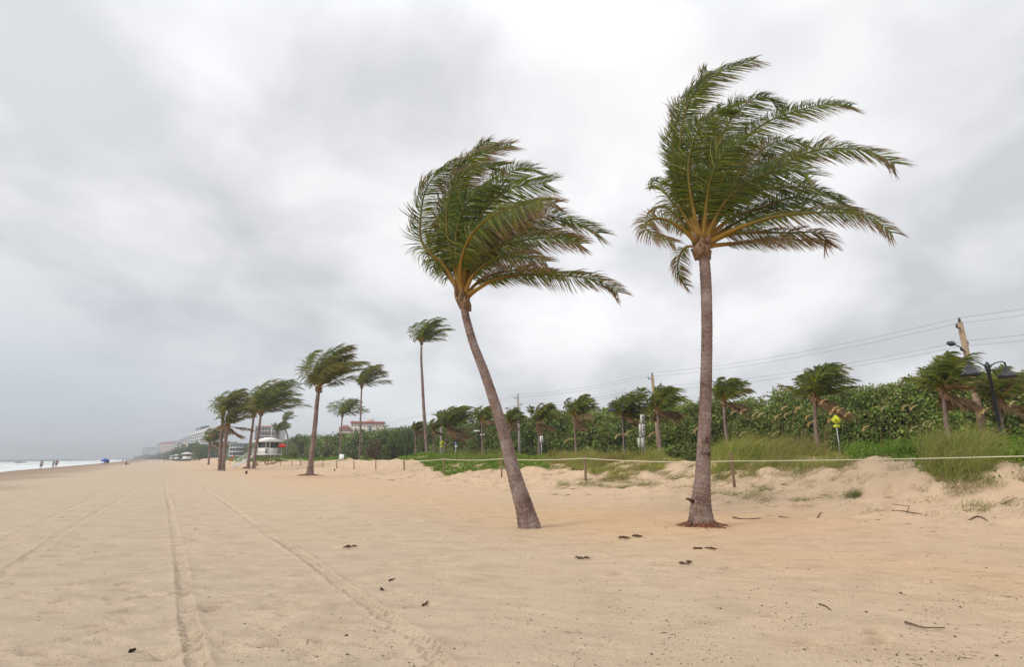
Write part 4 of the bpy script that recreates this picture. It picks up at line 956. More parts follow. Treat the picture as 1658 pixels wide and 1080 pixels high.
def shells():
    rng = np.random.default_rng(31); V = []; F = []
    px = rng.uniform(-50, 1700, 900); py = 800 + 290 * rng.random(900) ** .8
    G = np.array([tuple(ground_px(a, b)) for a, b in zip(px, py)]); Z = ground_z(G[:, 0], G[:, 1], True)
    for (x, y, _), z in zip(G, Z):
        s_ = rng.lognormal(-.3, .4) * (.0034 + .00015 * math.hypot(x, y)); n = len(V)
        for q in range(6): a = q * math.pi / 3; V.append((x + s_ * math.cos(a), y + s_ * .8 * math.sin(a), z))
        V.append((x, y, z + s_ * .7)); F += [(n + q, n + (q + 1) % 6, n + 6) for q in range(6)]
    tag(mesh_np('shell_bits', V, F, M_cream, loc=(0, 0, 0)), 'tiny pale shell fragments strewn over the sand', 'shells', kind='stuff')
shells()
def stick(label, pp, r, seed, branch=None, mat=M_stick, name='driftwood_stick', cat='stick'):
    rng = np.random.default_rng(seed); P = []
    G = [on_ground(a, b) for a, b in pp]
    Q, L = catmull([tuple(g) for g in G], 12); Z = ground_z(Q[:, 0].copy(), Q[:, 1].copy(), True)
    for q, z in zip(Q, Z): P.append(Vector((q[0] + rng.normal(0, L * .006), q[1], max(z, 0 * z) + r * .7 + abs(rng.normal(0, r * .3)))))
    mb = MB(); mb.tube(P, [r * (1 - .55 * i / 11) * rng.uniform(.8, 1.2) for i in range(12)], 6)
    if branch:
        B = [P[branch[0]]] + [on_ground(a, b) + Vector((0, 0, r)) for a, b in branch[1]]; mb.tube(B, [r * .7] + [r * .4] * (len(B) - 1), 5)
    c = P[0]; return tag(mb.build(name, mat, loc=c, smooth=True), label, cat)
stick('long thin crooked stick on the bare sand at the lower right', [(1466, 1013), (1482, 1017), (1497, 1022), (1530, 1022)], .010, 1)
stick('slim brown stick on the sand just right of the straight palm roots', [(1186, 840), (1208, 842), (1232, 841)], .018, 2)
stick('forked grey stick at the dune foot on the right', [(1445, 831), (1470, 831), (1492, 829)], .022, 3, (5, [(1473, 822), (1445, 818)]))
stick('short forked stick near the right edge below the dune', [(1568, 843), (1585, 842), (1600, 845)], .02, 4, (4, [(1596, 840)]))
stick('small upright-lying twig between the straight palm and the isolated tuft', [(1324, 839), (1328, 833), (1331, 828)], .016, 5)
stick('flat reddish twig on the sand right of the straight palm', [(1261, 838), (1278, 839)], .014, 6)
stick('bent twig on the slope near the right edge', [(1621, 817), (1636, 814), (1648, 812)], .018, 7)
stick('leaning stick on the slope just left of the straight palm', [(1088, 777), (1098, 774), (1107, 771)], .03, 8)
stick('thin curved twig on the sand, right of centre foreground', [(1327, 982), (1338, 986), (1347, 993)], .009, 9)
stick('black charred stick fragment lying on the tyre-marked sand at lower left', [(208, 1062), (213, 1060), (219, 1057)], .016, 10, mat=M_carve)
stick('short dark stick piece in the middle foreground left of the leaning palm', [(630, 942), (634, 941), (639, 939)], .012, 11, mat=M_carve)
stick('dark slanting stick fragment in the middle foreground, below the shell-strewn patch', [(684, 982), (688, 979), (693, 976)], .014, 12, mat=M_husk)
stick('tiny dark stick chip just left of the slanting fragment', [(617, 953), (621, 956)], .013, 13, mat=M_carve)
stick('dark stick low on the slope left of the straight palm roots', [(1020, 768), (1030, 771), (1036, 764)], .02, 14)
stick('dry stem lying on the dune face below the rope, right half', [(1215, 792), (1222, 783), (1230, 780), (1240, 782)], .018, 15)
stick('twig lying by the roots of the straight palm, pointing left', [(1108, 850), (1116, 843)], .016, 16)
def husk(label, px, py, s, seed):
    rng = np.random.default_rng(seed); g = on_ground(px, py); mb = MB()
    for k in range(5):
        a = rng.uniform(-.9, .9); off = Vector((rng.uniform(-.16, .16), rng.uniform(-.22, .22), 0)) * s
        d = Vector((math.cos(a), math.sin(a), 0)) * .11 * s; c = g + off + Vector((0, 0, .02 * s))
        mb.tube([c - d, c - d * .3 + Vector((0, 0, .025 * s)), c + d * .5 + Vector((0, 0, .02 * s)), c + d], [.004, .026 * s, .020 * s, .003], 6)
    return tag(mb.build('coconut_husk', M_husk, loc=g, smooth=True), label, 'coconut husk', 'dark husk scraps on the sand')
husk('dark husk scrap on the sand between the two big palms, left of its pair', 1007, 872, .65, 1)
husk('dark curled husk scrap between the two big palms, right of its pair', 1033, 870, .6, 2)
husk('dark husk scrap below the straight palm roots, left of its pair', 1134, 891, .55, 3)
husk('dark husk scrap below the straight palm roots, right of its pair', 1151, 891, .5, 4)
husk('small lone husk scrap below and left of the straight palm pair', 1111, 913, .5, 5)
husk('small husk scrap in the sand below the leaning palm', 943, 906, .5, 6)
husk('dark husk chip in the shell-strewn patch left of the leaning palm', 565, 888, .6, 7)

# ------------------------------------------------------------------ rope fence
posts = [(1700, 812, 1690, 716), (1190, 794, 1183, 733), (949, 784, 946, 738), (812.5, 776, 811, 735.5), (719, 769, 718, 741), (654.5, 765.5, 654, 743.5), (608.5, 761, 608.5, 744.5), (573.5, 758.5, 573, 746), (545.5, 757, 545, 746), (523, 755.5, 523, 745.5), (487, 751, 487, 740), (473, 749, 473, 741.5), (455, 747.5, 455, 739.5)]
names = ['outside right edge', 'nearest the camera, dark stained foot, right of the straight palm', 'between the two big palms', 'half hidden behind the leaning palm trunk', 'first left of the leaning palm', 'second left of the leaning palm', 'third left of the leaning palm', 'fourth left of the leaning palm', 'fifth left of the leaning palm', 'just right of the lone sand palm', 'just left of the lone sand palm', 'second left of the lone sand palm', 'third left of the lone sand palm']
ptops = []
for k, ((bx, by, tx, ty), nm) in enumerate(zip(posts, names)):
    if k == 0: g = Vector((W(bx, by, 15.2).x, 15.2, 0)); g.z = gz(g.x, g.y); top = g + Vector((-.1, 0, 1.15)); Y = 15.2
    else:
        Y = vofY(bx, 19.2); g = W(bx, by, Y); g.z = gz(g.x, g.y); top = W(tx, ty, Y)
        if top.z - g.z < .9: top.z = g.z + .95
    rr = .055 + .006 * (k % 3)
    mb = MB(); n = 9; Vv = []; rs = random.Random(k + 3)
    pts = [g - Vector((0, 0, .35)), g + Vector((0, 0, .0)), g.lerp(top, .35), g.lerp(top, .7), top - Vector((0, 0, .04)), top]
    mb.tube(pts, [rr * 1.0, rr * 1.05, rr * rs.uniform(.92, 1.05), rr * rs.uniform(.92, 1.05), rr, rr * .82], 9)
    p = empty('rope_post', g, ('weathered wooden rope post, ' + nm), 'post', 'wooden posts of the rope fence')
    mb.build('post', M_post, p, smooth=False)
    rp = W(tx + (bx - tx) * .12, [738, 747, 742.3, 743.3, 743.8, 746, 746.8, 748.5, 749.5, 749, 744, 744.5, 743][k], Y)
    if k != 1 and k != 0:
        mk = MB(); 
        for dz in (-.012, .012):
            a = [rp + Vector((math.cos(t) * (rr + .008), math.sin(t) * (rr + .008), dz)) for t in np.linspace(0, 6.28, 13)]; mk.tube(a, .010, 5)
        mk.build('rope_wrap', M_rope, p)
    ptops.append(rp)
rp = []
for a, b in zip(ptops[:-1], ptops[1:]):
    L = (b - a).length
    for q in range(14):
        t = q / 14; P = a.lerp(b, t) + Vector((0, -.07, -4 * t * (1 - t) * .010 * L * (.3 if a is ptops[0] else 1))); rp.append(P)
rp.append(ptops[-1] + Vector((0, -.07, 0)))
mb = MB(); mb.tube(rp, [.010 + .00033 * p.y for p in rp], 7); tag(mb.build('rope', M_rope, loc=rp[0], smooth=True), 'long pale rope strung from post to post along the dune', 'rope')

# ------------------------------------------------------------------ signs, lamps, poles
def face_box(mb, c, w, h, d, yaw): mb.box(c, (w, d, h), yaw)
def crossing(label, px, py, Y, s, yaw, ybase):
    c = W(px, py, Y); g = gz(c.x, c.y); root = empty('crossing_sign', (c.x, c.y, g), label, 'road sign')
    ca, sa = math.cos(yaw), math.sin(yaw); X = Vector((ca, sa, 0)); Nn = Vector((sa, -ca, 0)); Z = Vector((0, 0, 1))
    mb = MB(); mb.tube([Vector((c.x, c.y, g - .3)) - Nn * -.0, Vector((c.x, c.y, c.z + s * .72))], .03, 8); mb.build('post', M_galv, root)
    def panel(name, corners, mat, off, th=.012, par=root):
        m = MB(); V = [c + X * a + Z * b + Nn * off for a, b in corners] + [c + X * a + Z * b + Nn * (off + th) for a, b in corners]; k = len(corners)
        m.add(V, [tuple(range(k)), tuple(range(2 * k - 1, k - 1, -1))] + [(i, i + k, (i + 1) % k + k, (i + 1) % k) for i in range(k)]); return m.build(name, mat, par)
    r = s * .72; pl = panel('sign_panel', [(0, -r), (r, 0), (0, r), (-r, 0)], M_yel, .035)
    m = MB()                              # walking figure
    def bar(p, q, w):
        p = Vector(p); q = Vector(q); d = (q - p).normalized(); n_ = Vector((-d.y, d.x)) * w
        V = []
        for o_ in (.049, .053):
            for e in (p - n_, p + n_, q + n_, q - n_): V.append(c + X * e.x * s + Z * e.y * s + Nn * o_)
        m.add(V, [(0, 1, 2, 3), (7, 6, 5, 4), (0, 4, 5, 1), (1, 5, 6, 2), (2, 6, 7, 3), (3, 7, 4, 0)])
    bar((0, .10), (0, -.08), .05); bar((0, -.08), (-.12, -.32), .03); bar((0, -.08), (.13, -.30), .03); bar((0, .08), (-.14, -.02), .022); bar((0, .08), (.13, 0), .022); bar((-.045, .20), (.045, .20), .045)
    m.build('walking_figure', M_carve, root)
    q = panel('arrow_plaque', [(-.42 * s, -1.12 * s), (.42 * s, -1.12 * s), (.42 * s, -.76 * s), (-.42 * s, -.76 * s)], M_yel, .035)
    m = MB(); bar((.2, -.85), (-.12, -1.0), .03); bar((-.12, -1.0), (-.02, -1.05), .025); bar((-.12, -1.0), (-.08, -.88), .025); m.build('arrow_mark', M_carve, root)
    return root
crossing('yellow pedestrian crossing sign on the dune, in front of the large road palm', 1353, 680, rv(1353, 29.5), .36, R(-12), 715)
crossing('far yellow pedestrian crossing sign left of the leaning palm, by the road', 716, 717.5, rv(716, 31.5), .52, R(10), 732)
def plate_sign(name, label, cx, plates, Y, yaw, posts=(0,), cat='sign'):
    """plates: list of (pixel x, y, w_px, h_px, material, marks)"""
    s = Y / 893.0; c0 = W(cx, plates[0][1], Y); g = gz(c0.x, c0.y); root = empty(name, (c0.x, c0.y, g), label, cat)
    ca, sa = math.cos(yaw), math.sin(yaw); X = Vector((ca, sa, 0)); Nn = Vector((sa, -ca, 0))
    for dx in posts:
        m = MB(); p = Vector((c0.x, c0.y, 0)) + X * dx * s; m.box((p.x, p.y, (g - .3 + c0.z) / 2), (.07, .07, c0.z - g + .3), yaw); m.build('post', M_galv, root)
    for (px, py, w, h, mat, marks) in plates:
        c = W(px, py, Y) + Nn * .055; m = MB(); m.box(c, (w * s, .02, h * s), yaw); m.build('sign_panel', mat, root)
        if marks:
            m = MB()
            for (mx, my, mw, mh) in marks: m.box(c + X * mx * w * s + Vector((0, 0, my * h * s)) + Nn * .012, (mw * w * s, .006, mh * h * s), yaw)
            m.build('lettering', M_carve if mat is not M_bluesign else M_white, root)
    return root
M_signgrey = pmat('aged_sign_white', (.55, .55, .52), .6, noise=.12)
plate_sign('parking_sign_stack', 'stack of pale rectangular signs on twin posts beside a road palm', 1040,
    [(1040, 678.5, 8, 14, M_signgrey, [(.1, .15, .35, .22), (.1, -.12, .2, .2), (.1, -.36, .3, .08)]), (1036.3, 696, 4.5, 18, M_signgrey, None), (1041.6, 696, 5.5, 18, M_signgrey, [(0, .25, .4, .12), (0, 0, .35, .25), (0, -.3, .4, .06)]),
     (1038.5, 706.8, 8, 3, M_galv, None), (1034.5, 717, 5, 15, M_signgrey, None), (1040.5, 717, 4, 15, M_signgrey, None)], rv(1040, 30), R(8), (-3, 1.5), 'sign')
plate_sign('notice_sign', 'small white notice sign with two blocks of print, right of the leaning palm trunk', 876.5,
    [(876.5, 712, 5.2, 11, M_white, [(0, .28, .55, .10), (0, .10, .6, .05), (0, -.12, .5, .12), (0, -.33, .6, .05)])], rv(876, 29), R(8), (0,), 'sign')
plate_sign('information_sign', 'blue sign above a white plate on a thin post, left of the leaning palm', 738,
    [(738, 718, 3.6, 4.8, M_bluesign, [(0, 0, .35, .4)]), (738.5, 723, 3.4, 3.6, M_white, None)], rv(738, 31), R(5), (0,), 'sign')
def double_lamp(label, basepx, toppx, Y, s, signs=False):
    t = W(*toppx, Y); g = gz(t.x, t.y); b = Vector((W(*basepx, Y).x * .5 + t.x * .5, t.y, g)); t = Vector((b.x, b.y, t.z)); H = t.z - g
    root = empty('street_lamp', b, label, 'street lamp', 'black twin-headed street lamps'); m = MB()
    m.lathe(b, [(.14, 0), (.14, .35), (.09, .5), (.075, .8), (.06, H - .35), (.09, H - .33), (.09, H - .2), (.11, H - .12), (.10, H - .02), (.05, H + .08), (.01, H + .12)], 14); m.build('pole', M_black, root, smooth=False)
    for sg in (-1, 1):
        m = MB(); e = t + Vector((sg * 1.02 * s, sg * .25 * s, .12 * s))
        m.tube([t + Vector((sg * .05, 0, -.12)), t + Vector((sg * .45 * s, sg * .1, .08 * s)), t + Vector((sg * .85 * s, sg * .2, .16 * s)), e, e + Vector((0, 0, -.22 * s))], [.03, .026, .025, .04, .03], 8)
        m.tube([t + Vector((sg * .05, 0, -.28)), t + Vector((sg * .7 * s, sg * .17, -.20 * s))], .012, 6); arm = m.build('arm', M_black, root, smooth=True)
        m = MB(); m.lathe(e + Vector((0, 0, -.62 * s)), [(.02, -.03 * s), (.33 * s, -.03 * s), (.36 * s, 0), (.33 * s, .05 * s), (.24 * s, .16 * s), (.12 * s, .23 * s), (.10 * s, .40 * s), (.04, .44 * s)], 20)
        m.build('lamp_head', M_black, root, smooth=False)
    if signs:
        for dz, w in ((-1.55, .75), (-2.0, .55)):
            m = MB(); m.box(t + Vector((-w * .5 * (1 if dz > -1.8 else -1), -.09, dz)), (w, .03, .17), R(8)); m.build('street_name_plate', M_white, root)
    return root
double_lamp('black twin-headed street lamp at the right edge, nearest and largest', (1616, 690), (1601, 590), rv(1600, 29.5), 1.0)
double_lamp('black twin-headed street lamp beside the stacked white signs', (1011, 722), (1010, 656), rv(1010, 30), .95)
double_lamp('far black twin-headed street lamp with white street name plates', (777, 732), (778, 677), rv(777, 32), 1.0, True)

polesdef = [(1592, 690, 1554, 522, 'leaning-looking tan wooden utility pole with a street light, nearest on the right', 35.5, M_pole),
            (1066, 700, 1056, 608, 'utility pole with a cobra-head light, rising behind a road palm left of the straight palm', 38.0, M_pole),
            (842, 722, 838.5, 641, 'grey utility pole just right of the leaning palm trunk', 38.5, M_polegrey),
            (715, 730, 713.5, 666, 'small far utility pole above the far crossing sign', 39, M_polegrey)]
tops = []
for k, (bx, by, tx, ty, lab, v, mt) in enumerate(polesdef):
    Y = vofY(bx, v); b = W(bx, by, Y); g = gz(b.x, b.y); t = W(tx, ty, Y); t.x = t.x * .5 + b.x * .5 if k == 0 else t.x
    bot = Vector((b.x, b.y, g))
    if k == 0: t = W(tx, ty, Y)
    root = empty('utility_pole', bot, lab, 'utility pole', 'utility poles along the road'); m = MB()
    m.tube([bot - Vector((0, 0, .3)), bot.lerp(t, .5), t], [.19, .165, .13], 12); m.build('pole', mt, root, smooth=True)
    ux = Vector((-SU, CU, 0)); vx = Vector((CU, SU, 0)); att = []
    for j, (dz, sd) in enumerate([(0.02, 0), (-.35, -1), (-1.15, 1), (-1.6, -1)]):
        c = t + Vector((0, 0, dz)); e = c + vx * .55 * sd
        if sd:
            m = MB(); m.tube([c, e], .035, 6); m.tube([e, e + Vector((0, 0, .18))], [.05, .035], 8); m.build('insulator_arm', M_black, root)
            att.append(e + Vector((0, 0, .2)))
        else:
            m = MB(); m.tube([c, c + Vector((0, 0, .22))], [.07, .045], 8); m.build('top_insulator', M_black, root); att.append(c + Vector((0, 0, .24)))
    for dz in (-2.9,): att.append(t + Vector((0, -.16, dz)))
    tops.append(att)
    hd = {0: (1540, 556, 1562, 571), 1: (1033, 631, 1055, 637), 2: (820.5, 661, 835, 669)}.get(k)
    if hd:
        e = W(hd[0], hd[1], Y - 1.2); c = W(hd[2], hd[3], Y); c.x = bot.lerp(t, (c.z - g) / (t.z - g)).x; c.y = Y
        m = MB(); m.tube([c, c.lerp(e, .4) + Vector((0, 0, .12)), e.lerp(c, .15) + Vector((0, 0, .05)), e.lerp(c, .1)], .035, 7); m.build('lamp_arm', M_galv, root, smooth=True)
        m = MB(); dd = (e - c); yw = math.atan2(dd.y, dd.x); m.box(e + Vector((0, 0, .02)), (.52, .3, .14), yw, .75); m.box(e + Vector((0, 0, -.08)), (.34, .2, .08), yw); m.build('light_head', M_black if k == 0 else M_galv, root, bevel=.02)
pd = (tops[0][0] - tops[1][0])
near = [a + pd * 1.1 + Vector((0, 0, .2)) for a in tops[0]]; far = [a + (tops[3][0] - tops[2][0]) * 3 for a in tops[3]]
chain = [near] + tops + [far]
wl = ['topmost', 'second', 'third', 'fourth', 'lowest, thickest']
for j in range(5):
    P = []
    for a, b in zip([c[j] for c in chain][:-1], [c[j] for c in chain][1:]):
        for q in range(16):
            t = q / 16; P.append(a.lerp(b, t) + Vector((0, 0, -4 * t * (1 - t) * .45)))
    P.append(chain[-1][j]); m = MB(); m.tube(P, [(.0045 if j < 4 else .010) + .00006 * max(0, p.y) for p in P], 5)
    tag(m.build('power_line', M_wire, loc=P[0]), wl[j] + ' overhead wire running between the utility poles', 'wire', 'overhead wires between the utility poles')

# ------------------------------------------------------------------ lifeguard towers and beach kit
def lifeguard(label, px, pyb, Y, s=1.0, detail=True):
    b = W(px, pyb, Y); b.z = gz(b.x, b.y); root = empty('lifeguard_tower', b, label, 'lifeguard tower')
    dz = W(px, 736, Y).z - b.z if detail else 1.5
    yaw = R(-14); ca, sa = math.cos(yaw), math.sin(yaw)
    def P(x, y, z): return b + Vector((x * ca - y * sa, x * sa + y * ca, z)) * 1.0
    w = 1.55 * s; m = MB()
    for sx in (-1, 1):
        for sy in (-1, 1):
            m = MB(); m.tube([P(sx * w * .85, sy * w * .85, -.5), P(sx * w * .8, sy * w * .8, dz)], .11 * s, 8); m.build('leg', M_post, root)
            m = MB()
    m.box(P(0, 0, dz), (3.9 * s, 3.9 * s, .22), yaw); m.build('deck', M_white, root)
    def frus(name, z0, z1, a0, a1, mat, par=root):
        V = []
        for z, a in ((z0, a0), (z1, a1)):
            for sx, sy in ((-1, -1), (1, -1), (1, 1), (-1, 1)): V.append(P(sx * a, sy * a, z))
        mm = MB(); mm.add(V, [(3, 2, 1, 0), (4, 5, 6, 7), (0, 1, 5, 4), (1, 2, 6, 5), (2, 3, 7, 6), (3, 0, 4, 7)]); return mm.build(name, mat, par)
    z0 = dz + .12; frus('cabin_wall', z0, z0 + 1.15 * s, 1.25 * s, 1.32 * s, M_white)
    frus('window_band', z0 + 1.15 * s, z0 + 2.3 * s, 1.26 * s, 1.45 * s, M_glass)
    for sx, sy in ((-1, -1), (1, -1), (1, 1), (-1, 1), (.35, -1)):
        m = MB(); m.tube([P(sx * 1.30 * s, sy * 1.30 * s - .0, z0 + 1.1 * s), P(sx * 1.49 * s, sy * 1.49 * s, z0 + 2.32 * s)], .06 * s, 6); m.build('window_post', M_white, root)
    frus('fascia', z0 + 2.3 * s, z0 + 2.55 * s, 2.05 * s, 2.15 * s, M_white)
    rf = frus('roof', z0 + 2.56 * s, z0 + 3.25 * s, 2.1 * s, .5 * s, M_white)
    if detail:
        m = MB(); m.tube([P(.4, 0, z0 + 3.0), P(.4, 0, z0 + 5.2)], .05, 6); m.box(P(.4, 0, z0 + 5.2), (.9, .05, .05), yaw); m.build('antenna', M_white, root)
        m = MB(); m.box(P(.8, -1.30, z0 + .55), (.75, .04, 1.0), yaw); m.build('doorway', M_glass, root)
        m = MB()
        for z in (.35, .7, 1.05):
            m.tube([P(1.3, -1.9, z0 + z), P(1.9, -1.9, z0 + z)], .03, 5); m.tube([P(-1.9, -1.9, z0 + z), P(-.2, -1.9, z0 + z)], .03, 5); m.tube([P(1.9, -1.9, z0 + z), P(1.9, 1.9, z0 + z)], .03, 5)
        for x in (-1.9, -1.0, -.2, 1.3, 1.9): m.tube([P(x, -1.9, z0 - .1), P(x, -1.9, z0 + 1.08)], .035, 5)
        m.build('railing', M_white, root)
        m = MB(); a = P(-1.9, -1.2, dz + .02); e = W(381, 742, Y - 9); e.z = gz(e.x, e.y) + .12
        side = Vector((.2, .75, 0))
        for sg in (-1, 1):
            m.tube([a + side * sg * .6, e + side * sg * .6], .08, 6)
            m.tube([a + side * sg * .6 + Vector((0, 0, 1.0)), e + side * sg * .6 + Vector((0, 0, .95))], .05, 6)
            for q in range(5): c = a.lerp(e, q / 4) + side * sg * .6; m.tube([c, c + Vector((0, 0, 1))], .04, 5)
        V = [a - side * .6, a + side * .6, e + side * .6, e - side * .6]; m.add(V + [v - Vector((0, 0, .08)) for v in V], [(0, 1, 2, 3), (7, 6, 5, 4), (0, 4, 5, 1), (1, 5, 6, 2), (2, 6, 7, 3), (3, 7, 4, 0)])
        m.build('ramp', M_white, root)
        m = MB()
        m.tube([P(-1.3, -1.3, dz), P(1.3, -1.3, -.2)], .06, 6); m.tube([P(1.3, -1.4, dz), P(-1.3, -1.4, -.2)], .06, 6); m.tube([P(1.5, -1.4, dz * .8), P(2.9, -1.6, -.2)], .09, 6); m.build('brace', M_post, root)
    return root
lifeguard('white lifeguard tower with dark windows and a ramp, beside the palm cluster', 432, 748, 112, 1.0)
lifeguard('small far white lifeguard tower left of the small dark palm', 302, 744, 290, 1.0, False)
lifeguard('tiny farther lifeguard tower below the pink building', 287, 744, 400, .95, False)
lifeguard('tiniest farthest lifeguard tower below the grey building', 278, 744, 520, .9, False)
def parasol(label, px, pyt, pyb, Y, wpx, mat, sag=.35, name='beach_parasol'):
    t = W(px, pyt, Y); b = Vector((t.x, t.y, gz(t.x, t.y))); root = empty(name, b, label, 'parasol'); r = wpx * .5 * Y / 893
    m = MB(); m.tube([b, Vector((b.x, b.y, t.z))], .03, 6); m.build('pole', M_white, root)
    V = [Vector((t.x, t.y, t.z))]; F = []
    n = 16
    for j, (rr, dz) in enumerate(((.35, -.10), (.7, -.30), (1.0, -.62), (1.0, -.78))):
        for k in range(n):
            a = 2 * math.pi * k / n; sc = 1 - .05 * (k % 2) * (j > 1); V.append(Vector((t.x + math.cos(a) * r * rr * sc, t.y + math.sin(a) * r * rr * sc, t.z + dz * r * (1 + sag * .4))))
    for k in range(n): F.append((0, 1 + k, 1 + (k + 1) % n))
    for j in range(3):
        for k in range(n): F.append((1 + j * n + k, 1 + (j + 1) * n + k, 1 + (j + 1) * n + (k + 1) % n, 1 + j * n + (k + 1) % n))
    m = MB(); m.add(V, F); o = m.build('canopy', mat, root); sm = o.modifiers.new('thick', 'SOLIDIFY'); sm.thickness = .02
    return root
parasol('red parasol standing right of the white lifeguard tower', 457, 718.5, 730, 112, 13, M_red)
parasol('blue beach parasol shading a dark chair near the water', 171, 742.3, 750, 165, 12, M_blue)
def chair(label, px, Y, mat, yaw=0, s=1.0):
    b = W(px, 745, Y); b.z = gz(b.x, b.y); root = empty('beach_chair', b, label, 'chair'); ca, sa = math.cos(yaw), math.sin(yaw)
    def P(x, y, z): return b + Vector((x * ca - y * sa, x * sa + y * ca, z)) * s
    m = MB(); m.add([P(-.3, -.3, .42), P(.3, -.3, .42), P(.3, .3, .36), P(-.3, .3, .36), P(-.3, -.3, .38), P(.3, -.3, .38), P(.3, .3, .32), P(-.3, .3, .32)], [(0, 1, 2, 3), (7, 6, 5, 4), (0, 4, 5, 1), (1, 5, 6, 2), (2, 6, 7, 3), (3, 7, 4, 0)]); m.build('seat', mat, root)
    m = MB(); m.add([P(-.3, .3, .36), P(.3, .3, .36), P(.3, .6, 1.0), P(-.3, .6, 1.0), P(-.3, .34, .34), P(.3, .34, .34), P(.3, .64, .98), P(-.3, .64, .98)], [(0, 1, 2, 3), (7, 6, 5, 4), (0, 4, 5, 1), (1, 5, 6, 2), (2, 6, 7, 3), (3, 7, 4, 0)]); m.build('backrest', mat, root)
    for sx in (-1, 1):
        for sy in (-1, 1): m = MB(); m.tube([P(sx * .29, sy * .28, 0), P(sx * .29, sy * .28, .4)], .02, 5); m.build('leg', M_galv, root)
    return root
chair('dark beach chair under the blue parasol', 173.5, 164, M_dkcloth, R(20), 1.35)
chair('dark low beach chair left under the blue parasol', 167, 164, M_dkcloth, R(-30), 1.1)
chair('white plastic lounger in the greenery left of the hotel, behind the rope', 552, rv(552, 24), M_white, R(10), 1.2)
def person(label, px, pyb, Y, top, bottom, pose='stand', skin=M_skin, h=1.72, yaw=0, seed=0):
    b = W(px, pyb, Y); b.z = max(gz(b.x, b.y), -1.0) if pyb > 0 else b.z
    root = empty('person', b, label, 'person'); ca, sa = math.cos(yaw), math.sin(yaw); k = h / 1.75
    if pose == 'stand':
        J = {'pel': (0, 0, .95), 'spine': (0, 0, 1.18), 'chest': (0, -.01, 1.38), 'neck': (0, 0, 1.50), 'head': (0, -.02, 1.62), 'crown': (0, -.01, 1.70),
             'hl': (-.10, 0, .90), 'kl': (-.13, -.04, .50), 'al': (-.13, .02, .09), 'fl': (-.14, -.14, .03), 'hr': (.10, 0, .90), 'kr': (.12, -.02, .50), 'ar': (.15, .05, .09), 'fr': (.16, -.10, .03),
             'sl': (-.18, 0, 1.42), 'el': (-.26, .02, 1.14), 'wl': (-.24, -.08, .90), 'dl': (-.23, -.11, .81), 'sr': (.18, 0, 1.42), 'er': (.27, .03, 1.15), 'wr': (.25, -.06, .90), 'dr': (.24, -.09, .81)}
    else:
        J = {'pel': (0, 0, .16), 'spine': (0, .03, .38), 'chest': (0, .0, .58), 'neck': (0, -.03, .70), 'head': (0, -.06, .83), 'crown': (0, -.05, .91),
             'hl': (-.10, -.03, .15), 'kl': (-.15, -.38, .42), 'al': (-.14, -.62, .09), 'fl': (-.14, -.76, .04), 'hr': (.10, -.03, .15), 'kr': (.14, -.40, .40), 'ar': (.16, -.66, .09), 'fr': (.17, -.80, .04),
             'sl': (-.18, .0, .63), 'el': (-.25, -.14, .42), 'wl': (-.18, -.34, .44), 'dl': (-.15, -.42, .44), 'sr': (.18, .0, .63), 'er': (.26, -.12, .42), 'wr': (.18, -.34, .44), 'dr': (.15, -.42, .44)}
    E = [('pel', 'spine'), ('spine', 'chest'), ('chest', 'neck'), ('neck', 'head'), ('head', 'crown'), ('pel', 'hl'), ('hl', 'kl'), ('kl', 'al'), ('al', 'fl'), ('pel', 'hr'), ('hr', 'kr'), ('kr', 'ar'), ('ar', 'fr'),
         ('chest', 'sl'), ('sl', 'el'), ('el', 'wl'), ('wl', 'dl'), ('chest', 'sr'), ('sr', 'er'), ('er', 'wr'), ('wr', 'dr')]
    RAD = {'pel': .13, 'spine': .115, 'chest': .13, 'neck': .055, 'head': .095, 'crown': .07, 'h': .09, 'k': .058, 'a': .042, 'f': .035, 's': .06, 'e': .04, 'w': .03, 'd': .036}
    def skinmesh(name, keys, grow, mat, rootk):
        ks = [q for q in J if q in keys]; me = bpy.data.meshes.new(name)
        pv = [Vector((J[q][0] * ca - J[q][1] * sa, J[q][0] * sa + J[q][1] * ca, J[q][2])) * k for q in ks]
        me.from_pydata(pv, [(ks.index(a), ks.index(c)) for a, c in E if a in ks and c in ks], []); o = bpy.data.objects.new(name, me); C.objects.link(o); o.parent = root
        m = o.modifiers.new('skin', 'SKIN'); sv = me.skin_vertices[0].data if me.skin_vertices else None
        if sv is None:
            me.update(); bpy.context.view_layer.update()
            try: lay = me.attributes
            except Exception: pass
        if not me.skin_vertices:
            import bmesh
            bm = bmesh.new(); bm.from_mesh(me); bm.verts.layers.skin.verify(); bm.to_mesh(me); bm.free()
        for i, q in enumerate(ks):
            r = RAD.get(q, RAD.get(q[0], .05)) * grow * k; s_ = me.skin_vertices[0].data[i]; s_.radius = (r, r * (.8 if q in ('spine', 'chest', 'pel') else 1)); s_.use_root = (q == rootk)
        ss_ = o.modifiers.new('sub', 'SUBSURF'); ss_.levels = 1; ss_.render_levels = 1; me.materials.append(mat); return o
    skinmesh('body', set(J), 1.0, skin, 'pel')
    if bottom: skinmesh('shorts', {'pel', 'hl', 'hr', 'kl', 'kr'}, 1.22, bottom, 'pel')
    if top: skinmesh('shirt', {'spine', 'chest', 'sl', 'sr', 'el', 'er'}, 1.2, top, 'spine')
    hp = Vector((J['head'][0] * ca - (J['head'][1] + .02) * sa, J['head'][0] * sa + (J['head'][1] + .02) * ca, J['head'][2] + .03)) * k
    m = MB(); m.lathe(b + hp, [(.105 * k, -.03), (.112 * k, .03), (.09 * k, .085), (.04 * k, .115)], 12); m.build('hair', M_hair, root, smooth=True)
    return root
person('person standing alone at the edge of the surf, leftmost figure', 66, 758, 112, M_redcloth, M_dkcloth, yaw=R(30), h=1.75)
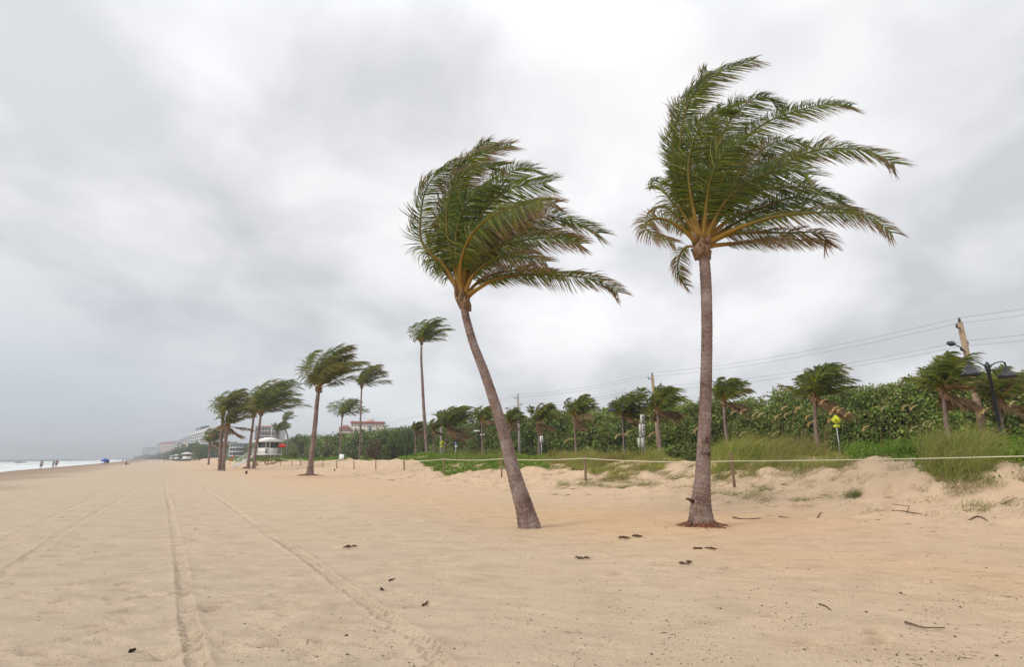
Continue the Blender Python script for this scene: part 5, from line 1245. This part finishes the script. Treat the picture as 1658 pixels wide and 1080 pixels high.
person('person in the surf, left one of the two standing close together', 85.5, 757, 120, M_greycloth, M_greycloth, yaw=R(-20), h=1.75)
person('person in dark clothes in the surf, right one of the pair', 90.5, 757, 120, M_dkcloth, M_redcloth, yaw=R(60), h=1.8)
person('person in dark clothes sitting on the sand right of the blue parasol', 204, 750, 150, M_dkcloth, M_dkcloth, 'sit', yaw=R(110), h=1.9)
person('tiny distant person walking near the waterline', 199, 747, 330, M_dkcloth, M_redcloth, yaw=R(0))
person('tiny distant person on the open sand below the far high-rises', 266, 746.5, 260, M_dkcloth, M_greycloth, yaw=R(0))
def board(label, p0, p1, Y, w, mat, name, cat, rough=0):
    a = W(*p0, Y); c = W(*p1, Y); a.z = max(a.z, gz(a.x, a.y) + .02); root = empty(name, a, label, cat); m = MB(); d = (c - a); n = 12; V = []; F = []
    side = Vector((0, 1, 0)); nn = d.normalized().cross(side)
    for i in range(n + 1):
        t = i / n; ww = w * math.sin(math.pi * (.04 + .92 * t)) ** .5 * .5; th = .07 * math.sin(math.pi * (.05 + .9 * t)) ** .4
        for (x, z) in ((-ww, 0), (-ww * .6, th), (ww * .6, th), (ww, 0), (ww * .6, -th), (-ww * .6, -th)): V.append(a + d * t + side * x + nn * z)
    for i in range(n):
        for q in range(6): F.append((i * 6 + q, i * 6 + (q + 1) % 6, i * 6 + 6 + (q + 1) % 6, i * 6 + 6 + q))
    F.append(tuple(range(5, -1, -1))); F.append(tuple(range(n * 6, n * 6 + 6))); m.add(V, F); m.build('hull', mat, root, smooth=True)
    return root, a, c
r_, a_, c_ = board('orange rescue board propped up at a slant behind the twin palms', (371.5, 748), (381, 736), 98, .6, M_orange, 'rescue_board', 'rescue board')
m = MB(); q_ = a_.lerp(c_, .75); m.tube([q_, Vector((q_.x + .5, q_.y, gz(q_.x, q_.y)))], .03, 5); m.tube([q_ - Vector((0, .25, 0)), q_ + Vector((0, .25, 0))], .03, 5); m.build('stand', M_white, r_)
board('pale green boat hull on the sand below the small far lifeguard tower', (304, 742), (313.5, 742), 270, 1.2, M_greenhull, 'beached_boat', 'boat')
board('orange kayak on the sand left of the small dark palm', (315.5, 744), (321, 742), 230, .9, M_orange, 'kayak', 'kayak')
def stub(label, px, py, h, r):
    g = on_ground(px, py); m = MB(); m.tube([g - Vector((0, 0, .1)), g + Vector((.02, 0, h * .6)), g + Vector((.05, 0, h))], [r, r * .9, r * .5], 7); tag(m.build('wooden_stub', M_carve, loc=g), label, 'stub')
stub('short black stub sticking out of the sand below the beach palm cluster', 398.5, 768, .32, .12)
stub('short black stub in the sand right of the lone sand palm', 541.5, 763.5, .28, .07)
g1 = on_ground(394, 759); g2 = on_ground(405, 755); m = MB(); m.tube([g1 + Vector((0, 0, .1)), g2 + Vector((0, 0, .15))], [.14, .12], 8); tag(m.build('log', M_pole, loc=g1), 'pale log lying at the foot of the yellow-green palm', 'log')

# ------------------------------------------------------------------ buildings
def building(name, label, pa, Ya, pb, Yb, ytop, depth, wall, floors, cols, band=None, roof=None, win=M_glass, wh=.45, ww=.6, pent=None, balcony=False, base=0.6):
    """front facade from column pa (depth Ya) to column pb (depth Yb); ytop is the roof line in the photo at column pa"""
    A = W(pa, 743, Ya); B = W(pb, 743, Yb); H = W(pa, ytop, Ya).z - base; A.z = B.z = base
    X = (B - A); Lx = X.length; X = X / Lx; N_ = Vector((X.y, -X.x, 0))
    if N_.y > 0: N_ = -N_
    D = -N_; root = empty(name, A, label, 'building')
    def slab(nm, x0, x1, z0, z1, d0, d1, mat, par=root):
        m = MB(); V = []
        for z in (z0, z1):
            for (x, d) in ((x0, d0), (x1, d0), (x1, d1), (x0, d1)): V.append(A + X * x + D * d + Vector((0, 0, z)))
        m.add(V, [(3, 2, 1, 0), (4, 5, 6, 7), (0, 1, 5, 4), (1, 2, 6, 5), (2, 3, 7, 6), (3, 0, 4, 7)]); return m.build(nm, mat, par)
    slab('wall', 0, Lx, 0, H, 0, depth, wall); fh = H / floors; cw = Lx / cols; th = depth * .004 + .05
    slab('roof', -Lx * .01, Lx * 1.01, H, H + fh * (.22 if roof is None else .45), -depth * .02, depth * 1.01, roof or wall)
    proto = None
    for f in range(floors):
        for c in range(cols):
            x = (c + .5) * cw; z = (f + .52) * fh
            if proto is None:
                proto = slab('window', x - cw * ww / 2, x + cw * ww / 2, z - fh * wh / 2, z + fh * wh / 2, -.06, .3, win); px0 = X * x + Vector((0, 0, z)); loc0 = proto.location.copy()
            else:
                o = proto.copy(); C.objects.link(o); o.parent = root; o.location = loc0 + X * x + Vector((0, 0, z)) - px0
        if balcony: slab('balcony', cw * .06, Lx - cw * .06, f * fh + fh * .02, f * fh + fh * .24, -1.2, 0.02, band or wall)
    # side windows on the gable that faces the beach
    if pent:
        x0, x1, hh, pm = pent; slab('penthouse', Lx * x0, Lx * x1, H + fh * .3, H + fh * (.3 + hh), depth * .2, depth * .8, pm)
    return root
Yh = 330
building('hotel', 'cream hotel block with red roof edge and red-brown penthouse, behind the slender palm', 564, Yh, 620, Yh + 5, 685.5, 25, M_cream, 8, 11, roof=M_redroof, pent=(.46, .68, .9, M_cream), win=pmat('hotel_window', (.20, .19, .20), .3), wh=.5, ww=.45)
building('hotel_wing', 'red-fronted hotel wing with white balconies, left of the cream hotel block', 546, Yh - 12, 564.5, Yh - 10, 693, 22, M_redwall, 6, 5, band=M_white, balcony=True, pent=(.3, .85, .3, M_redwall), ww=.4)
building('office_block', 'narrow grey block standing at the right foot of the cream hotel', 594, 180, 599, 180.3, 691, 8, M_greywall, 6, 2)
building('house', 'low pale flat-roofed house at the right foot of the cream hotel', 599.5, 184, 613, 184.7, 700, 9, M_greywall, 3, 4)
building('house', 'grey-roofed house peeping over the thicket just left of the very tall palm', 646, 120, 664, 120.5, 699, 9, M_greywall, 3, 5, ww=.7)
building('apartment_building', 'grey and pink apartment building behind the lifeguard tower roof', 408, 420, 450, 425, 692, 30, M_greywall, 7, 8, roof=M_pinkwall, balcony=True, band=M_pinkwall)
building('apartment_building', 'white balconied building seen between the beach palms', 370, 330, 400, 335, 719, 12, M_greywall, 4, 6, balcony=True, band=M_white, wh=.6, ww=.7)
building('apartment_tower', 'tallest pale high-rise on the left with a dark penthouse', 301, 620, 331, 500, 703, 8, M_white, 10, 8, balcony=True, band=M_white, pent=(.25, .7, 1.3, M_glass), wh=.5)
building('apartment_tower', 'white balconied high-rise right of the tallest pale one, half behind palms', 330, 480, 352, 470, 698, 7, M_white, 11, 6, balcony=True, band=M_white)
building('apartment_building', 'sandy yellow long building below the tallest pale high-rise', 287, 900, 318, 560, 722, 8, M_yelwall, 6, 10, ww=.4)
building('apartment_building', 'dark grey sloping block left of the tallest pale high-rise', 278, 1150, 302, 800, 717.5, 10, M_greywall, 7, 7)
building('apartment_building', 'pink building at the end of the sandy yellow one', 279, 1050, 292, 1000, 727, 30, M_pinkwall, 4, 4)
building('apartment_building', 'long pale block with columns and brown roof, left of the pink building', 255, 1250, 281, 1150, 718.5, 35, M_pinkwall, 6, 7, roof=M_redroof)
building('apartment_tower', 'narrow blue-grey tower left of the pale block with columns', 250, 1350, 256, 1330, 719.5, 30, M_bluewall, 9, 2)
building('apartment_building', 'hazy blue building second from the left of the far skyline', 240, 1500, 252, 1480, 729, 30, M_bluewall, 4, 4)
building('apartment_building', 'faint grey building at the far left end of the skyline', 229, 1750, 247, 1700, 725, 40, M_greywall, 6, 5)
def far_trees():
    rng = np.random.default_rng(15); cs = []; rs = []
    for k in range(380):
        t = rng.random(); px = 226 + t * 115; Y = 1650 * (1 - t) ** 1.5 + 330 * t + 60; p = W(px, 743, Y); hh = rng.uniform(3, 11) * (.7 + .4 * t)
        cs.append((p.x + rng.uniform(-8, 8), p.y - 12, rng.uniform(1, hh))); rs.append(rng.uniform(3, 6.5))
    P, d = clump_pts(np.array(cs), np.array(rs), 90, rng, .8); V, F, c = rand_leaves(P, .9, rng, [(.05, .085, .025), (.07, .10, .03), (.04, .06, .02)], d)
    tag(mesh_np('far_shore_trees', V, F, M_bush, col=c, loc=(0, 0, 0)), 'hazy line of trees along the far shore under the skyline', 'trees', kind='stuff')
far_trees()

# ------------------------------------------------------------------ haze
m = bpy.data.materials.new('haze'); m.use_nodes = True; nt = m.node_tree; nt.nodes.clear()
pv = nd(nt, 'ShaderNodeVolumePrincipled'); pv.inputs['Color'].default_value = (.86, .90, .95, 1); pv.inputs['Density'].default_value = .00055; pv.inputs['Anisotropy'].default_value = .2
nt.links.new(pv.outputs[0], nd(nt, 'ShaderNodeOutputMaterial').inputs['Volume'])
mb = MB(); mb.box((0, 0, 35), (15000, 15000, 82)); hz = mb.build('haze', m, loc=(0, 0, 0)); tag(hz, kind='stuff', label='pale sea haze softening the far shore', cat='haze')
